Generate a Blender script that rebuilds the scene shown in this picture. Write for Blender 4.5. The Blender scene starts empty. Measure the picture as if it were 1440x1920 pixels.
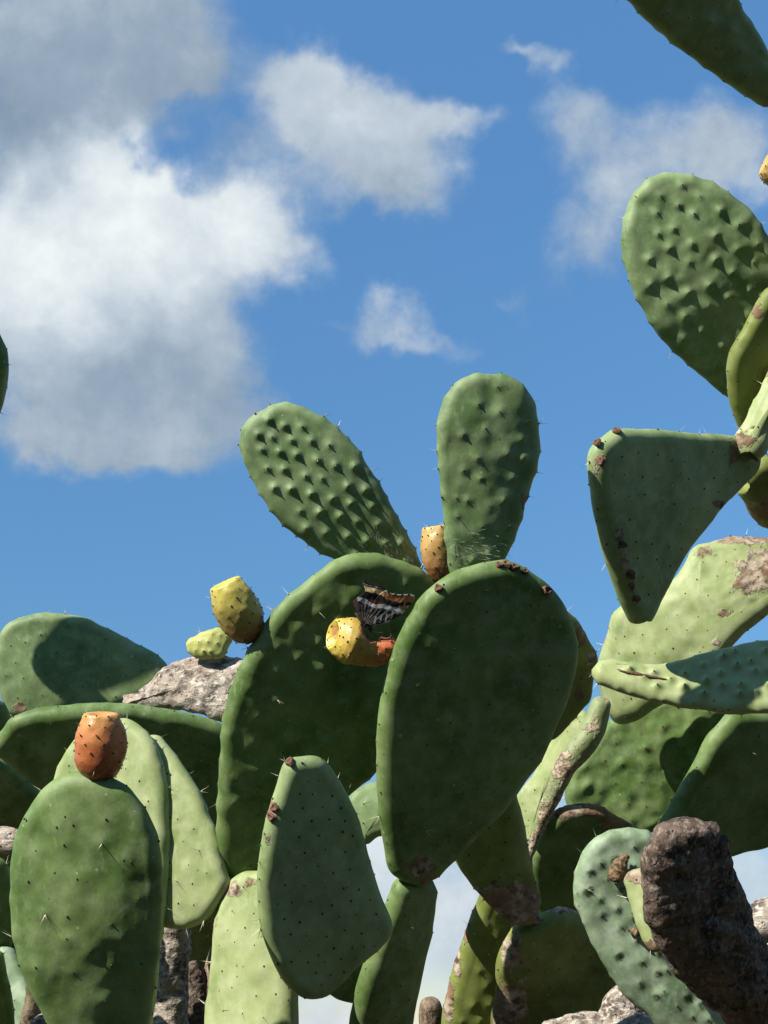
import bpy, math, random
import numpy as np
from mathutils import Vector

# ------------------------------------------------------------------ camera
sc = bpy.context.scene
COL = sc.collection
R = math.radians
FPX, CX, CY = 2662.0, 720.0, 960.0            # focal length and centre in photo pixels (1440 x 1920)
PITCH = R(21.5)
CAM = np.array([0.0, 0.0, 1.55])
RIGHT = np.array([1.0, 0, 0]); UP = np.array([0, -math.sin(PITCH), math.cos(PITCH)])
FWD = np.array([0, math.cos(PITCH), math.sin(PITCH)])
cd = bpy.data.cameras.new('camera'); cam = bpy.data.objects.new('camera', cd); COL.objects.link(cam)
cam.location = CAM; cam.rotation_euler = (R(90) + PITCH, 0, 0)
cd.sensor_fit = 'VERTICAL'; cd.sensor_height = 36.0; cd.lens = 36.0 * FPX / 1920.0
cd.clip_start = 0.05; cd.clip_end = 2000
sc.camera = cam
sc.view_settings.view_transform = 'Standard'; sc.view_settings.look = 'None'
sc.view_settings.exposure = 0.85; sc.view_settings.gamma = 1.0; sc.view_settings.use_curve_mapping = False

# ------------------------------------------------------------------ sun and sky
SUN_CAM = np.array([-0.62, 0.74, 0.24]); SUN_CAM /= np.linalg.norm(SUN_CAM)
S = SUN_CAM[0] * RIGHT + SUN_CAM[1] * UP - SUN_CAM[2] * FWD        # towards the sun, world
ld = bpy.data.lights.new('sun', 'SUN'); ld.energy = 5.0; ld.angle = R(0.53); ld.color = (1.0, 0.94, 0.84)
lo = bpy.data.objects.new('sun', ld); COL.objects.link(lo); lo.location = (-3, -2, 6)
lo.rotation_euler = Vector(S).to_track_quat('Z', 'Y').to_euler()
SUN_EL = math.asin(S[2]); SUN_AZ = math.atan2(S[0], S[1])

def px_dir(x, y):
    d = (x - CX) / FPX * RIGHT - (y - CY) / FPX * UP + FWD
    return d / np.linalg.norm(d)
def px_azel(x, y):
    d = px_dir(x, y); return math.atan2(d[0], d[1]), math.asin(d[2])

class NT:
    """small node-graph helper"""
    def __init__(s, tree): s.t = tree; s.n = tree.nodes; s.l = tree.links
    def node(s, typ, ins=None, **kw):
        nd = s.n.new(typ)
        for k, v in kw.items(): setattr(nd, k, v)
        for k, v in (ins or {}).items(): s.put(nd.inputs[k], v)
        return nd
    def put(s, sock, v):
        if isinstance(v, bpy.types.NodeSocket): s.l.new(v, sock)
        else: sock.default_value = v
    def math(s, op, a, b=0.0, c=0.0, clamp=False):
        nd = s.n.new('ShaderNodeMath'); nd.operation = op; nd.use_clamp = clamp
        for i, v in enumerate((a, b, c)): s.put(nd.inputs[i], v)
        return nd.outputs[0]
    def vmath(s, op, a, b=(0, 0, 0), c=(0, 0, 0)):
        nd = s.n.new('ShaderNodeVectorMath'); nd.operation = op
        s.put(nd.inputs[0], a); s.put(nd.inputs[1], b)
        if op == 'MULTIPLY_ADD': s.put(nd.inputs[2], c)
        return nd.outputs['Value'] if op in ('DOT_PRODUCT', 'LENGTH') else nd.outputs[0]
    def scale(s, v, f):
        nd = s.n.new('ShaderNodeVectorMath'); nd.operation = 'SCALE'; s.put(nd.inputs[0], v); s.put(nd.inputs['Scale'], f); return nd.outputs[0]
    def noise(s, vec, scale, detail=3, rough=0.5, color=False, dist=0.0):
        nd = s.node('ShaderNodeTexNoise', {'Vector': vec, 'Scale': scale, 'Detail': detail, 'Roughness': rough, 'Distortion': dist})
        return nd.outputs['Color'] if color else nd.outputs[0]
    def step(s, v, a, b, lo=0.0, hi=1.0):
        nd = s.node('ShaderNodeMapRange', {'Value': v, 'From Min': a, 'From Max': b, 'To Min': lo, 'To Max': hi}, interpolation_type='SMOOTHSTEP')
        return nd.outputs[0]
    def mix(s, f, a, b, mode='MIX'):
        nd = s.n.new('ShaderNodeMix'); nd.data_type = 'RGBA'; nd.blend_type = mode
        s.put(nd.inputs[0], f)
        for i, v in ((6, a), (7, b)):
            s.put(nd.inputs[i], v if isinstance(v, bpy.types.NodeSocket) else (*v, 1.0) if len(v) == 3 else v)
        return nd.outputs[2]

world = bpy.data.worlds.new('World'); sc.world = world; world.use_nodes = True; world.cycles.sampling_method = 'NONE'
g = NT(world.node_tree); g.n.clear()
SKY_STRENGTH = 0.12
sky = g.node('ShaderNodeTexSky', sky_type='NISHITA', sun_disc=False, sun_elevation=SUN_EL, sun_rotation=SUN_AZ,
             air_density=1.0, dust_density=0.3, ozone_density=1.2, altitude=100)
dirv = g.node('ShaderNodeTexCoord').outputs['Generated']
sep = g.node('ShaderNodeSeparateXYZ', {0: dirv})
az = g.math('ARCTAN2', sep.outputs[0], sep.outputs[1]); el = g.math('ARCSINE', sep.outputs[2])
comb = g.node('ShaderNodeCombineXYZ', {0: az, 1: el, 2: 0.0}).outputs[0]
w1 = g.vmath('SUBTRACT', g.noise(dirv, 9.0, 3, 0.55, True), (0.5, 0.5, 0.5))
w2 = g.vmath('SUBTRACT', g.noise(dirv, 34.0, 3, 0.6, True), (0.5, 0.5, 0.5))
uv = g.vmath('ADD', g.vmath('ADD', comb, g.scale(w1, 0.085)), g.scale(w2, 0.035))
# cloud masses in the sky: direction (given as the photo pixel it is seen at), half size, density, brightness
LOBES = [
 (70, 60, 230, 130, 1.0, .50), (290, 70, 130, 90, .9, .48), (50, 240, 110, 110, .95, .36), (210, 165, 120, 70, .9, .44),
 (205, 20, 90, 40, .5, .85), (20, 20, 60, 40, .4, .75), (330, 150, 90, 50, .5, .46),
 (160, 305, 65, 60, 1.1, 1.0), (70, 440, 130, 95, 1.1, .98), (200, 430, 120, 85, 1.1, .97), (340, 430, 130, 80, 1.0, .90),
 (90, 540, 150, 80, 1.0, .96), (300, 540, 160, 75, 1.0, .86), (480, 435, 95, 80, .75, .90), (545, 500, 95, 60, .70, .74),
 (160, 660, 220, 80, 1.0, .52), (60, 610, 110, 60, .7, .80), (360, 640, 120, 90, .7, .56), (160, 790, 230, 85, 1.0, .54), (430, 760, 80, 80, .6, .5),
 (90, 800, 70, 45, .4, .7), (230, 850, 190, 45, .7, .56),
 (570, 150, 90, 75, .85, .74), (640, 190, 100, 80, .85, .78), (620, 270, 130, 80, .8, .72), (730, 270, 110, 75, .8, .66), (850, 212, 95, 34, .7, .76),
 (740, 345, 110, 50, .5, .50), (430, 285, 75, 55, .45, .48), (650, 380, 120, 45, .36, .52),
 (752, 580, 48, 48, .62, .72), (740, 640, 125, 30, .60, .66), (930, 560, 45, 40, .45, .6),
 (980, 80, 42, 22, .6, .72), (1030, 105, 42, 24, .55, .66), (1110, 185, 80, 50, .55, .64), (1110, 255, 85, 55, .46, .60), (1350, 200, 105, 70, .56, .68), (1255, 290, 130, 75, .56, .68),
 (1150, 390, 120, 90, .52, .60), (1090, 490, 80, 70, .46, .56), (1390, 280, 100, 80, .52, .64),
 (720, 1630, 110, 120, .9, .92), (870, 1730, 120, 130, .9, .80), (610, 1890, 90, 50, .8, .9), (1050, 1480, 80, 60, .9, .95),
 (1420, 1660, 140, 100, .9, .82), (1200, 1580, 90, 60, .7, .85), (300, 1820, 300, 90, .7, .7), (1100, 1850, 200, 80, .7, .7)]
sa, sb = 0.0, 0.0
for (x, y, rx, ry, a, b) in LOBES:
    u0, v0 = px_azel(x, y); k = math.cos(v0)
    su, sv = k * FPX / (rx * 1.02), FPX / (ry * 1.02)
    p = g.vmath('MULTIPLY_ADD', uv, (su, sv, 0), (-u0 * su, -v0 * sv, 0))
    e = g.math('POWER', 0.3679, g.vmath('DOT_PRODUCT', p, p))
    sa = g.math('MULTIPLY_ADD', e, a, sa); sb = g.math('MULTIPLY_ADD', e, a * b, sb)
# the same broken cumulus over the rest of the sky, fading in outside the part described above
wide = g.noise(dirv, 3.2, 4, 0.55)
u0, v0 = px_azel(720, 960)
q = g.vmath('MULTIPLY_ADD', comb, (1 / 0.36, 1 / 0.44, 0), (-u0 / 0.36, -v0 / 0.44, 0))
away = g.step(g.vmath('LENGTH', q), 0.95, 1.35)
wd = g.math('MULTIPLY', g.step(wide, 0.50, 0.66, 0.0, 1.1), away)
sa = g.math('ADD', sa, wd); sb = g.math('MULTIPLY_ADD', wd, 0.68, sb)
fine = g.noise(dirv, 21.0, 7, 0.60, dist=0.12)
dens = g.math('MULTIPLY_ADD', g.math('SUBTRACT', fine, 0.5), 0.95, sa)
alpha = g.math('MULTIPLY', g.step(dens, 0.22, 1.08), 0.97)
bri = g.math('DIVIDE', sb, g.math('ADD', sa, 0.02))
bri = g.math('MULTIPLY_ADD', g.math('SUBTRACT', fine, 0.5), 0.5, bri)
ramp = g.node('ShaderNodeValToRGB', {0: bri})
cr = ramp.color_ramp; cr.elements[0].position = 0.28; cr.elements[0].color = (0.22, 0.30, 0.40, 1)
cr.elements[1].position = 1.0; cr.elements[1].color = (0.90, 0.95, 0.95, 1)
for p_, c_ in ((.5, (0.33, 0.42, 0.52, 1)), (.75, (0.56, 0.64, 0.72, 1))):
    e_ = cr.elements.new(p_); e_.color = c_
elf = g.node('ShaderNodeMapRange', {'Value': el, 'From Min': 0.2, 'From Max': 0.75, 'To Min': 0.52, 'To Max': 0.97}).outputs[0]
skyc = g.mix(1.0, g.scale(sky.outputs[0], g.math('MULTIPLY', elf, SKY_STRENGTH)), g.mix(g.step(el, 0.02, 0.30), (1.05, 0.98, 0.95), (0.61, 0.96, 1.13)), 'MULTIPLY')
fin = g.mix(alpha, skyc, g.mix(1.0, ramp.outputs[0], (0.555,) * 3, 'MULTIPLY'))
bg = g.node('ShaderNodeBackground', {'Color': fin, 'Strength': 1.0})
g.l.new(bg.outputs[0], g.node('ShaderNodeOutputWorld').inputs[0])

# ------------------------------------------------------------------ helpers
rng = np.random.default_rng(7); random.seed(7)
def to_world(P):
    P = np.asarray(P, float)
    return CAM + P[..., 0:1] * RIGHT + P[..., 1:2] * UP - P[..., 2:3] * FWD
def pt(x, y, d):                                   # photo pixel at depth d, camera frame (z towards the viewer)
    return np.array([(x - CX) / FPX * d, -(y - CY) / FPX * d, -d])
def project(P):
    return np.stack([CX + FPX * P[:, 0] / -P[:, 2], CY - FPX * P[:, 1] / -P[:, 2]], 1)
def unit(v):
    v = np.asarray(v, float); return v / np.maximum(np.linalg.norm(v, axis=-1, keepdims=True), 1e-9)

def vnoise(P, seed=0):
    P = np.asarray(P, float) + seed * 17.31
    i = np.floor(P).astype(np.int64); f = P - i; f = f * f * (3 - 2 * f)
    def h(a, b, c):
        n = (a * 374761393 + b * 668265263 + c * 2147483647 + seed * 974711) & 0xffffffff
        n = ((n ^ (n >> 13)) * 1274126177) & 0xffffffff
        n = ((n ^ (n >> 16)) * 2246822519) & 0xffffffff
        return ((n ^ (n >> 15)) & 0xffff) / 32767.5 - 1.0
    r = 0
    for a in (0, 1):
        for b in (0, 1):
            for c in (0, 1):
                w = (f[:, 0] if a else 1 - f[:, 0]) * (f[:, 1] if b else 1 - f[:, 1]) * (f[:, 2] if c else 1 - f[:, 2])
                r = r + w * h(i[:, 0] + a, i[:, 1] + b, i[:, 2] + c)
    return r
def fbm(P, seed=0, oct=4, gain=0.5):
    r = 0; a = 1.0
    for k in range(oct): r = r + a * vnoise(np.asarray(P) * 2 ** k, seed + k); a *= gain
    return r

def mesh_obj(name, V, F, mat, parent=None, origin=None, smooth=True, attrs=None):
    """one mesh object; V in world coordinates, origin in world coordinates"""
    V = np.asarray(V, float)
    o0 = np.asarray(origin if origin is not None else V.mean(0), float)
    me = bpy.data.meshes.new(name); me.from_pydata((V - o0).tolist(), [], F)
    if smooth: me.polygons.foreach_set('use_smooth', [True] * len(me.polygons))
    for k, a in (attrs or {}).items():
        a = np.asarray(a, np.float32)
        if a.ndim == 1: me.attributes.new(k, 'FLOAT', 'POINT').data.foreach_set('value', a)
        else:
            a4 = np.concatenate([a, np.ones((len(a), 1), np.float32)], 1)
            me.attributes.new(k, 'FLOAT_COLOR', 'POINT').data.foreach_set('color', a4.ravel())
    me.materials.append(mat); me.update()
    o = bpy.data.objects.new(name, me); COL.objects.link(o)
    if parent is not None:
        o.parent = parent; o.location = Vector(o0) - Vector(parent['_w'])
    else: o.location = o0
    o['_w'] = list(map(float, o0))
    return o
def thing(name, loc, label, cat, group=None):
    o = bpy.data.objects.new(name, None); COL.objects.link(o); o.location = loc
    o.empty_display_size = 0.1; o['label'] = label; o['category'] = cat; o['_w'] = list(map(float, loc))
    if group: o['group'] = group
    return o

# ------------------------------------------------------------------ materials
MATS = {}
def pmat(name):
    m = bpy.data.materials.new(name); m.use_nodes = True; t = NT(m.node_tree)
    b = t.n['Principled BSDF']; MATS[name] = m
    return m, t, b
def cork_color(t, pos):
    n = t.noise(pos, 75, 4, 0.65); n2 = t.noise(pos, 22, 3)
    c = t.mix(t.step(n, 0.35, 0.62), (0.075, 0.05, 0.034), (0.40, 0.33, 0.25))
    return t.mix(t.step(n2, 0.42, 0.6), c, t.mix(n, (0.09, 0.05, 0.026), (0.29, 0.195, 0.12)))
def pad_material(name, deep, mid, bloom, amt, rough=0.54):
    m, t, b = pmat(name)
    pos = t.node('ShaderNodeNewGeometry').outputs['Position']
    n1 = t.noise(pos, 13, 2, 0.55); n2 = t.noise(pos, 42, 4, 0.62); n3 = t.noise(pos, 260, 2, 0.6)
    stretch = t.vmath('MULTIPLY', pos, (1.0, 1.0, 0.22))
    n4 = t.noise(stretch, 160, 2, 0.6)
    c = t.mix(t.step(n1, 0.32, 0.68), deep, mid)
    c = t.mix(t.math('MULTIPLY', t.step(n2, 0.36, 0.74), amt), c, bloom)
    c = t.mix(t.math('MULTIPLY', t.step(n4, 0.56, 0.74), 0.30), c, bloom)
    c = t.mix(t.math('MULTIPLY', t.step(n3, 0.52, 0.75), 0.22), c, deep)
    # little pale and brown flecks
    v = t.node('ShaderNodeTexVoronoi', {'Vector': pos, 'Scale': 95.0}, feature='F1')
    pick = t.node('ShaderNodeSeparateColor', {0: v.outputs['Color']})
    fl = t.math('MULTIPLY', t.math('LESS_THAN', v.outputs['Distance'], 0.16), t.math('GREATER_THAN', pick.outputs[0], 0.90))
    c = t.mix(t.math('MULTIPLY', fl, 0.6), c, t.mix(t.math('GREATER_THAN', pick.outputs[1], 0.5), (0.12, 0.06, 0.025), (0.34, 0.36, 0.24)))
    # dark patches, broken by noise, just below and right of the areoles
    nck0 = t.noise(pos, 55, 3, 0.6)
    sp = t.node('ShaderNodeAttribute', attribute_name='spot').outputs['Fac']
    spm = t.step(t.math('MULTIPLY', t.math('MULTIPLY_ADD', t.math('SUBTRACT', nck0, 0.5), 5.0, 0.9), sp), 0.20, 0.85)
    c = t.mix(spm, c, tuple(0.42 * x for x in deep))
    # corky, scarred skin
    ck = t.node('ShaderNodeAttribute', attribute_name='cork').outputs['Fac']
    nck = t.noise(pos, 60, 5, 0.7)
    ckm = t.step(t.math('MULTIPLY_ADD', t.math('SUBTRACT', nck, 0.5), 1.5, ck), 0.42, 0.60)
    c = t.mix(ckm, c, cork_color(t, pos))
    t.put(b.inputs['Base Color'], c)
    t.put(b.inputs['Roughness'], t.math('MULTIPLY_ADD', ckm, 0.4, t.math('MULTIPLY_ADD', n2, 0.22, rough - 0.11)))
    b.inputs['Specular IOR Level'].default_value = 0.22
    hgt = t.math('ADD', t.math('MULTIPLY', n2, 0.35), t.math('MULTIPLY', n3, 0.10))
    hgt = t.math('ADD', hgt, t.math('MULTIPLY', ckm, t.math('MULTIPLY_ADD', nck, 1.6, 0.25)))
    bp = t.node('ShaderNodeBump', {'Strength': 0.5, 'Distance': 0.0022, 'Height': hgt})
    t.put(b.inputs['Normal'], bp.outputs[0])
    return m
pad_material('pad_green', (0.064, 0.116, 0.026), (0.128, 0.190, 0.060), (0.25, 0.315, 0.155), 0.46)
pad_material('pad_pale', (0.195, 0.250, 0.090), (0.285, 0.335, 0.145), (0.40, 0.43, 0.25), 0.55)
pad_material('pad_blue', (0.092, 0.150, 0.055), (0.160, 0.228, 0.095), (0.28, 0.345, 0.19), 0.5)
pad_material('pad_glaucous', (0.105, 0.170, 0.085), (0.185, 0.255, 0.150), (0.36, 0.44, 0.31), 0.75, 0.55)
pad_material('pad_sage', (0.140, 0.200, 0.075), (0.220, 0.290, 0.120), (0.32, 0.39, 0.21), 0.5)
pad_material('pad_young', (0.25, 0.27, 0.065), (0.36, 0.37, 0.11), (0.42, 0.44, 0.2), 0.4)
pad_material('pad_olive', (0.095, 0.120, 0.022), (0.165, 0.20, 0.045), (0.28, 0.30, 0.13), 0.35)

def bark_material(name, dark, mid, pale, moss, bump=0.005, fibre=(1, 1, .2), streak=0.6):
    """weathered corky skin: blotches, fibres along one direction, pits"""
    m, t, b = pmat(name)
    p0 = t.node('ShaderNodeNewGeometry').outputs['Position']
    n = t.noise(p0, 34, 5, 0.68); n2 = t.noise(p0, 13, 3, 0.6); n3 = t.noise(t.vmath('MULTIPLY', p0, fibre), 210, 4, 0.68)
    pit = t.noise(p0, 120, 2, 0.5)
    c = t.mix(t.step(n, 0.38, 0.60), dark, mid)
    c = t.mix(t.math('MULTIPLY', t.step(n3, 0.48, 0.66), streak), c, pale)
    c = t.mix(t.math('MULTIPLY', t.step(n2, 0.50, 0.64), 0.65), c, t.mix(n3, moss, mid))
    c = t.mix(t.math('MULTIPLY', t.step(pit, 0.64, 0.72), 0.75), c, tuple(0.4 * x for x in dark))
    t.put(b.inputs['Base Color'], c); b.inputs['Roughness'].default_value = 0.9; b.inputs['Specular IOR Level'].default_value = 0.15
    h = t.math('ADD', n, t.math('SUBTRACT', t.math('MULTIPLY', n3, 0.5), t.math('MULTIPLY', t.step(pit, 0.62, 0.72), 0.3)))
    t.put(b.inputs['Normal'], t.node('ShaderNodeBump', {'Strength': 1.0, 'Distance': bump, 'Height': h}).outputs[0])
    return m
bark_material('bark_dark', (0.034, 0.025, 0.019), (0.128, 0.092, 0.070), (0.27, 0.22, 0.175), (0.19, 0.115, 0.07), 0.0045, (.8, .8, .6), .7)
bark_material('bark_grey', (0.085, 0.068, 0.055), (0.33, 0.285, 0.235), (0.58, 0.53, 0.46), (0.30, 0.215, 0.155), 0.006, (.28, .8, .8), .8)
bark_material('bark_brown', (0.075, 0.055, 0.038), (0.20, 0.15, 0.105), (0.36, 0.30, 0.23), (0.13, 0.12, 0.045), 0.004, (1, 1, .25), .6)

def stem_material(name):
    """green stem skin broken by long corky scars"""
    m, t, b = pmat(name); pos = t.node('ShaderNodeNewGeometry').outputs['Position']
    n = t.noise(pos, 26, 4, .6); n2 = t.noise(pos, 150, 4, .65)
    c = t.mix(t.noise(pos, 14, 2), (0.13, 0.17, 0.06), (0.22, 0.26, 0.12)); k = t.step(t.math('MULTIPLY_ADD', n2, .35, n), .66, .76)
    t.put(b.inputs['Base Color'], t.mix(k, c, t.mix(t.step(n2, .35, .65), (0.10, 0.065, 0.04), (0.42, 0.33, 0.22))))
    b.inputs['Roughness'].default_value = .6
    t.put(b.inputs['Normal'], t.node('ShaderNodeBump', {'Strength': .8, 'Distance': .004, 'Height': t.math('MULTIPLY', k, n2)}).outputs[0])
stem_material('stem_cork')

def simple(name, col, rough=0.6, var=0.25, scale=300, spec=0.3, bump=0.0006):
    m, t, b = pmat(name)
    pos = t.node('ShaderNodeNewGeometry').outputs['Position']; n = t.noise(pos, scale, 4, 0.6)
    t.put(b.inputs['Base Color'], t.mix(t.step(n, .35, .65), tuple(x * (1 - var) for x in col), tuple(min(1, x * (1 + var)) for x in col)))
    b.inputs['Roughness'].default_value = rough; b.inputs['Specular IOR Level'].default_value = spec
    t.put(b.inputs['Normal'], t.node('ShaderNodeBump', {'Strength': 0.6, 'Distance': bump, 'Height': n}).outputs[0])
    return m
simple('areole', (0.050, 0.034, 0.016), 0.9)
simple('fruit_areole', (0.060, 0.024, 0.012), 0.9)
simple('spine', (0.62, 0.56, 0.42), 0.45, 0.15)
simple('spine_dark', (0.16, 0.11, 0.06), 0.5, 0.2)
simple('hair', (0.45, 0.46, 0.36), 0.5, 0.15)
simple('scar', (0.12, 0.062, 0.036), 0.8, 0.5, 420, 0.3, 0.0015)
simple('cork', (0.30, 0.24, 0.18), 0.92, 0.5, 260, 0.15, 0.003)
simple('dry_husk', (0.14, 0.095, 0.055), 0.92, 0.55, 260, 0.15, 0.003)
simple('insect_body', (0.035, 0.03, 0.028), 0.7, 0.4, 700)

def fruit_material(name, stops, flesh=False):
    m, t, b = pmat(name)
    s = t.node('ShaderNodeAttribute', attribute_name='along').outputs['Fac']
    pos = t.node('ShaderNodeNewGeometry').outputs['Position']
    n = t.noise(pos, 38, 4, 0.55); n2 = t.noise(pos, 240, 3, 0.6)
    f = t.math('MULTIPLY_ADD', t.math('SUBTRACT', n, 0.5), 0.55, s)
    rp = t.node('ShaderNodeValToRGB', {0: f}); cr = rp.color_ramp
    cr.elements[0].position = stops[0][0]; cr.elements[0].color = (*stops[0][1], 1)
    cr.elements[1].position = stops[-1][0]; cr.elements[1].color = (*stops[-1][1], 1)
    for p, c in stops[1:-1]: cr.elements.new(p).color = (*c, 1)
    c = t.mix(t.math('MULTIPLY', t.step(n2, .5, .75), 0.18), rp.outputs[0], (0.5, 0.42, 0.26))
    cut = t.node('ShaderNodeAttribute', attribute_name='cut').outputs['Fac']
    cm = t.step(t.math('MULTIPLY_ADD', t.math('SUBTRACT', n2, 0.5), 0.6, cut), 0.4, 0.6)
    c = t.mix(cm, c, t.mix(n2, (0.18, 0.035, 0.02), (0.55, 0.25, 0.12)))
    t.put(b.inputs['Base Color'], c); b.inputs['Roughness'].default_value = 0.42; b.inputs['Specular IOR Level'].default_value = 0.4
    b.inputs['Subsurface Weight'].default_value = 0.12; b.inputs['Subsurface Radius'].default_value = (0.006, 0.003, 0.001); b.inputs['Subsurface Scale'].default_value = 1.0
    t.put(b.inputs['Normal'], t.node('ShaderNodeBump', {'Strength': 0.35, 'Distance': 0.0012, 'Height': t.math('ADD', n2, t.math('MULTIPLY', cm, t.noise(pos, 420, 4, .6)))}).outputs[0])
    return m
fruit_material('fruit_orange', [(0.0, (0.17, 0.035, 0.016)), (0.45, (0.33, 0.095, 0.030)), (0.8, (0.44, 0.17, 0.05)), (1.0, (0.50, 0.26, 0.075))])
fruit_material('fruit_yellowgreen', [(0.0, (0.20, 0.055, 0.022)), (0.20, (0.24, 0.12, 0.035)), (0.45, (0.30, 0.24, 0.065)), (1.0, (0.44, 0.38, 0.075))])
fruit_material('fruit_amber', [(0.0, (0.20, 0.07, 0.03)), (0.4, (0.34, 0.18, 0.065)), (1.0, (0.44, 0.30, 0.09))])
fruit_material('fruit_eaten', [(0.0, (0.46, 0.09, 0.04)), (0.22, (0.38, 0.11, 0.035)), (0.45, (0.34, 0.20, 0.038)), (1.0, (0.47, 0.38, 0.055))])

# ------------------------------------------------------------------ ground
m, t, b = pmat('dry_ground')
pos = t.node('ShaderNodeNewGeometry').outputs['Position']
n = t.noise(pos, 1.3, 6, .6); n2 = t.noise(pos, 40, 5, .65)
t.put(b.inputs['Base Color'], t.mix(t.step(n, .4, .6), t.mix(n2, (0.045, 0.035, 0.022), (0.11, 0.085, 0.055)), t.mix(n2, (0.03, 0.045, 0.015), (0.10, 0.10, 0.04))))
b.inputs['Roughness'].default_value = 0.95
t.put(b.inputs['Normal'], t.node('ShaderNodeBump', {'Strength': 0.8, 'Distance': 0.03, 'Height': n2}).outputs[0])
gx = np.concatenate([-np.geomspace(600, 0.5, 40), np.linspace(-.4, .4, 9), np.geomspace(.5, 600, 40)])
X, Y = np.meshgrid(gx, gx); GN = len(gx)
Z = 0.03 * fbm(np.stack([X.ravel() * .7, Y.ravel() * .7, 0 * X.ravel()], 1), 3, 3) - 0.03
GF = [(i * GN + j, i * GN + j + 1, (i + 1) * GN + j + 1, (i + 1) * GN + j) for i in range(GN - 1) for j in range(GN - 1)]
go = mesh_obj('ground', np.stack([X.ravel(), Y.ravel(), Z], 1), GF, MATS['dry_ground'], origin=(0, 0, 0)); go['kind'] = 'structure'

# leafy screen added out of view behind the camera, blocks sky to deepen shade
def sky_blocker():
    root = thing('hedge', (0.0, -3.2, -0.02), 'tall dense dark evergreen hedge across the path from the cacti', 'hedge')
    nx_, nz_ = 120, 40; x = np.linspace(-8, 8, nx_); z = np.linspace(0, 1, nz_); XX, ZZ = np.meshgrid(x, z)
    V, F = [], []
    for side in (1, -1):
        top = 3.7 + 0.35 * np.sin(XX * 1.7) + 0.25 * np.sin(XX * 3.9 + 1); hgt = ZZ * top
        th = 0.75 * np.sqrt(np.clip(1 - ZZ ** 6, 0, 1)) + 0.02
        P = np.stack([XX.ravel(), (-3.2 + side * th).ravel(), (hgt - .05).ravel()], 1); P[:, 1] += side * 0.16 * fbm(P * 1.8, 44, 4)
        k = len(V); V += P.tolist()
        q = [(k + i * nx_ + j, k + i * nx_ + j + 1, k + (i + 1) * nx_ + j + 1, k + (i + 1) * nx_ + j) for i in range(nz_ - 1) for j in range(nx_ - 1)]
        F += q if side < 0 else [f[::-1] for f in q]
    simple('hedge_leaf', (0.030, 0.050, 0.014), 0.6, 0.4, 30)
    mesh_obj('foliage', V, F, MATS['hedge_leaf'], root)
    Va = np.array(V); pick = rng.integers(0, len(Va), 9000); LV, LF = [], []
    for i in pick:
        c = Va[i] + rng.normal(0, .10, 3); a = unit(rng.normal(0, 1, 3)); bb = unit(np.cross(a, rng.normal(0, 1, 3))); k = len(LV)
        LV += [c - a * .05, c + bb * .022, c + a * .05, c - bb * .022]; LF.append((k, k + 1, k + 2, k + 3))
    o = mesh_obj('leaves', LV, LF, MATS['hedge_leaf'], root, smooth=False); o['kind'] = 'stuff'
sky_blocker()

# ------------------------------------------------------------------ shape builders
def catmull(P, n):
    P = np.asarray(P, float); k = len(P); out = []
    for i in range(k):
        p0, p1, p2, p3 = P[i - 1], P[i], P[(i + 1) % k], P[(i + 2) % k]
        tt = np.linspace(0, 1, 12, endpoint=False)[:, None]
        out.append(0.5 * (2 * p1 + (p2 - p0) * tt + (2 * p0 - 5 * p1 + 4 * p2 - p3) * tt ** 2 + (3 * p1 - p0 - 3 * p2 + p3) * tt ** 3))
    Q = np.concatenate(out); L = np.linalg.norm(np.roll(Q, -1, 0) - Q, axis=1); cum = np.concatenate([[0], np.cumsum(L)])
    Qc = np.concatenate([Q, Q[:1]]); s = np.linspace(0, cum[-1], n, endpoint=False)
    return np.stack([np.interp(s, cum, Qc[:, i]) for i in range(Q.shape[1])], 1), cum[-1]
def smooth_closed(P, it):
    for _ in range(it): P = 0.5 * P + 0.25 * (np.roll(P, 1, 0) + np.roll(P, -1, 0))
    return P
def area2(P):
    x, y = P[:, 0], P[:, 1]; return 0.5 * np.sum(x * np.roll(y, -1) - y * np.roll(x, -1))
def inside(P, Q):
    x, y = Q[:, 0], Q[:, 1]; c = np.zeros(len(Q), bool); n = len(P); j = n - 1
    for i in range(n):
        xi, yi, xj, yj = P[i, 0], P[i, 1], P[j, 0], P[j, 1]
        if yi != yj:
            c ^= ((yi > y) != (yj > y)) & (x < (xj - xi) * (y - yi) / (yj - yi) + xi)
        j = i
    return c

def blob_batch(P, N, r, squash=0.8, seg=6):
    """many small domes in one mesh (areoles)"""
    V, F = [], []
    for p, n in zip(P, N):
        a = unit(np.cross(n, [0.3, 0.9, 0.2])); bb = np.cross(n, a); k = len(V); rr = r * random.uniform(0.7, 1.25)
        for (f, h) in ((1.0, -0.25), (0.75, 0.55)):
            for q in range(seg):
                w = 2 * math.pi * q / seg; V.append(p + rr * f * (math.cos(w) * a + math.sin(w) * bb) + n * rr * h * squash)
        V.append(p + n * rr * squash)
        for q in range(seg):
            q2 = (q + 1) % seg
            F.append((k + q, k + q2, k + seg + q2, k + seg + q)); F.append((k + seg + q, k + seg + q2, k + 2 * seg))
    return V, F
def needle_batch(P, D, L, r):
    V, F = [], []
    for p, d, l in zip(P, D, L):
        a = unit(np.cross(d, [0.31, 0.22, 0.91])); bb = np.cross(d, a); k = len(V)
        for q in range(3):
            w = 2.094 * q; V.append(p - d * 0.0008 + r * (math.cos(w) * a + math.sin(w) * bb))
        V.append(p + d * l); F += [(k, k + 1, k + 3), (k + 1, k + 2, k + 3), (k + 2, k, k + 3)]
    return V, F

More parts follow.
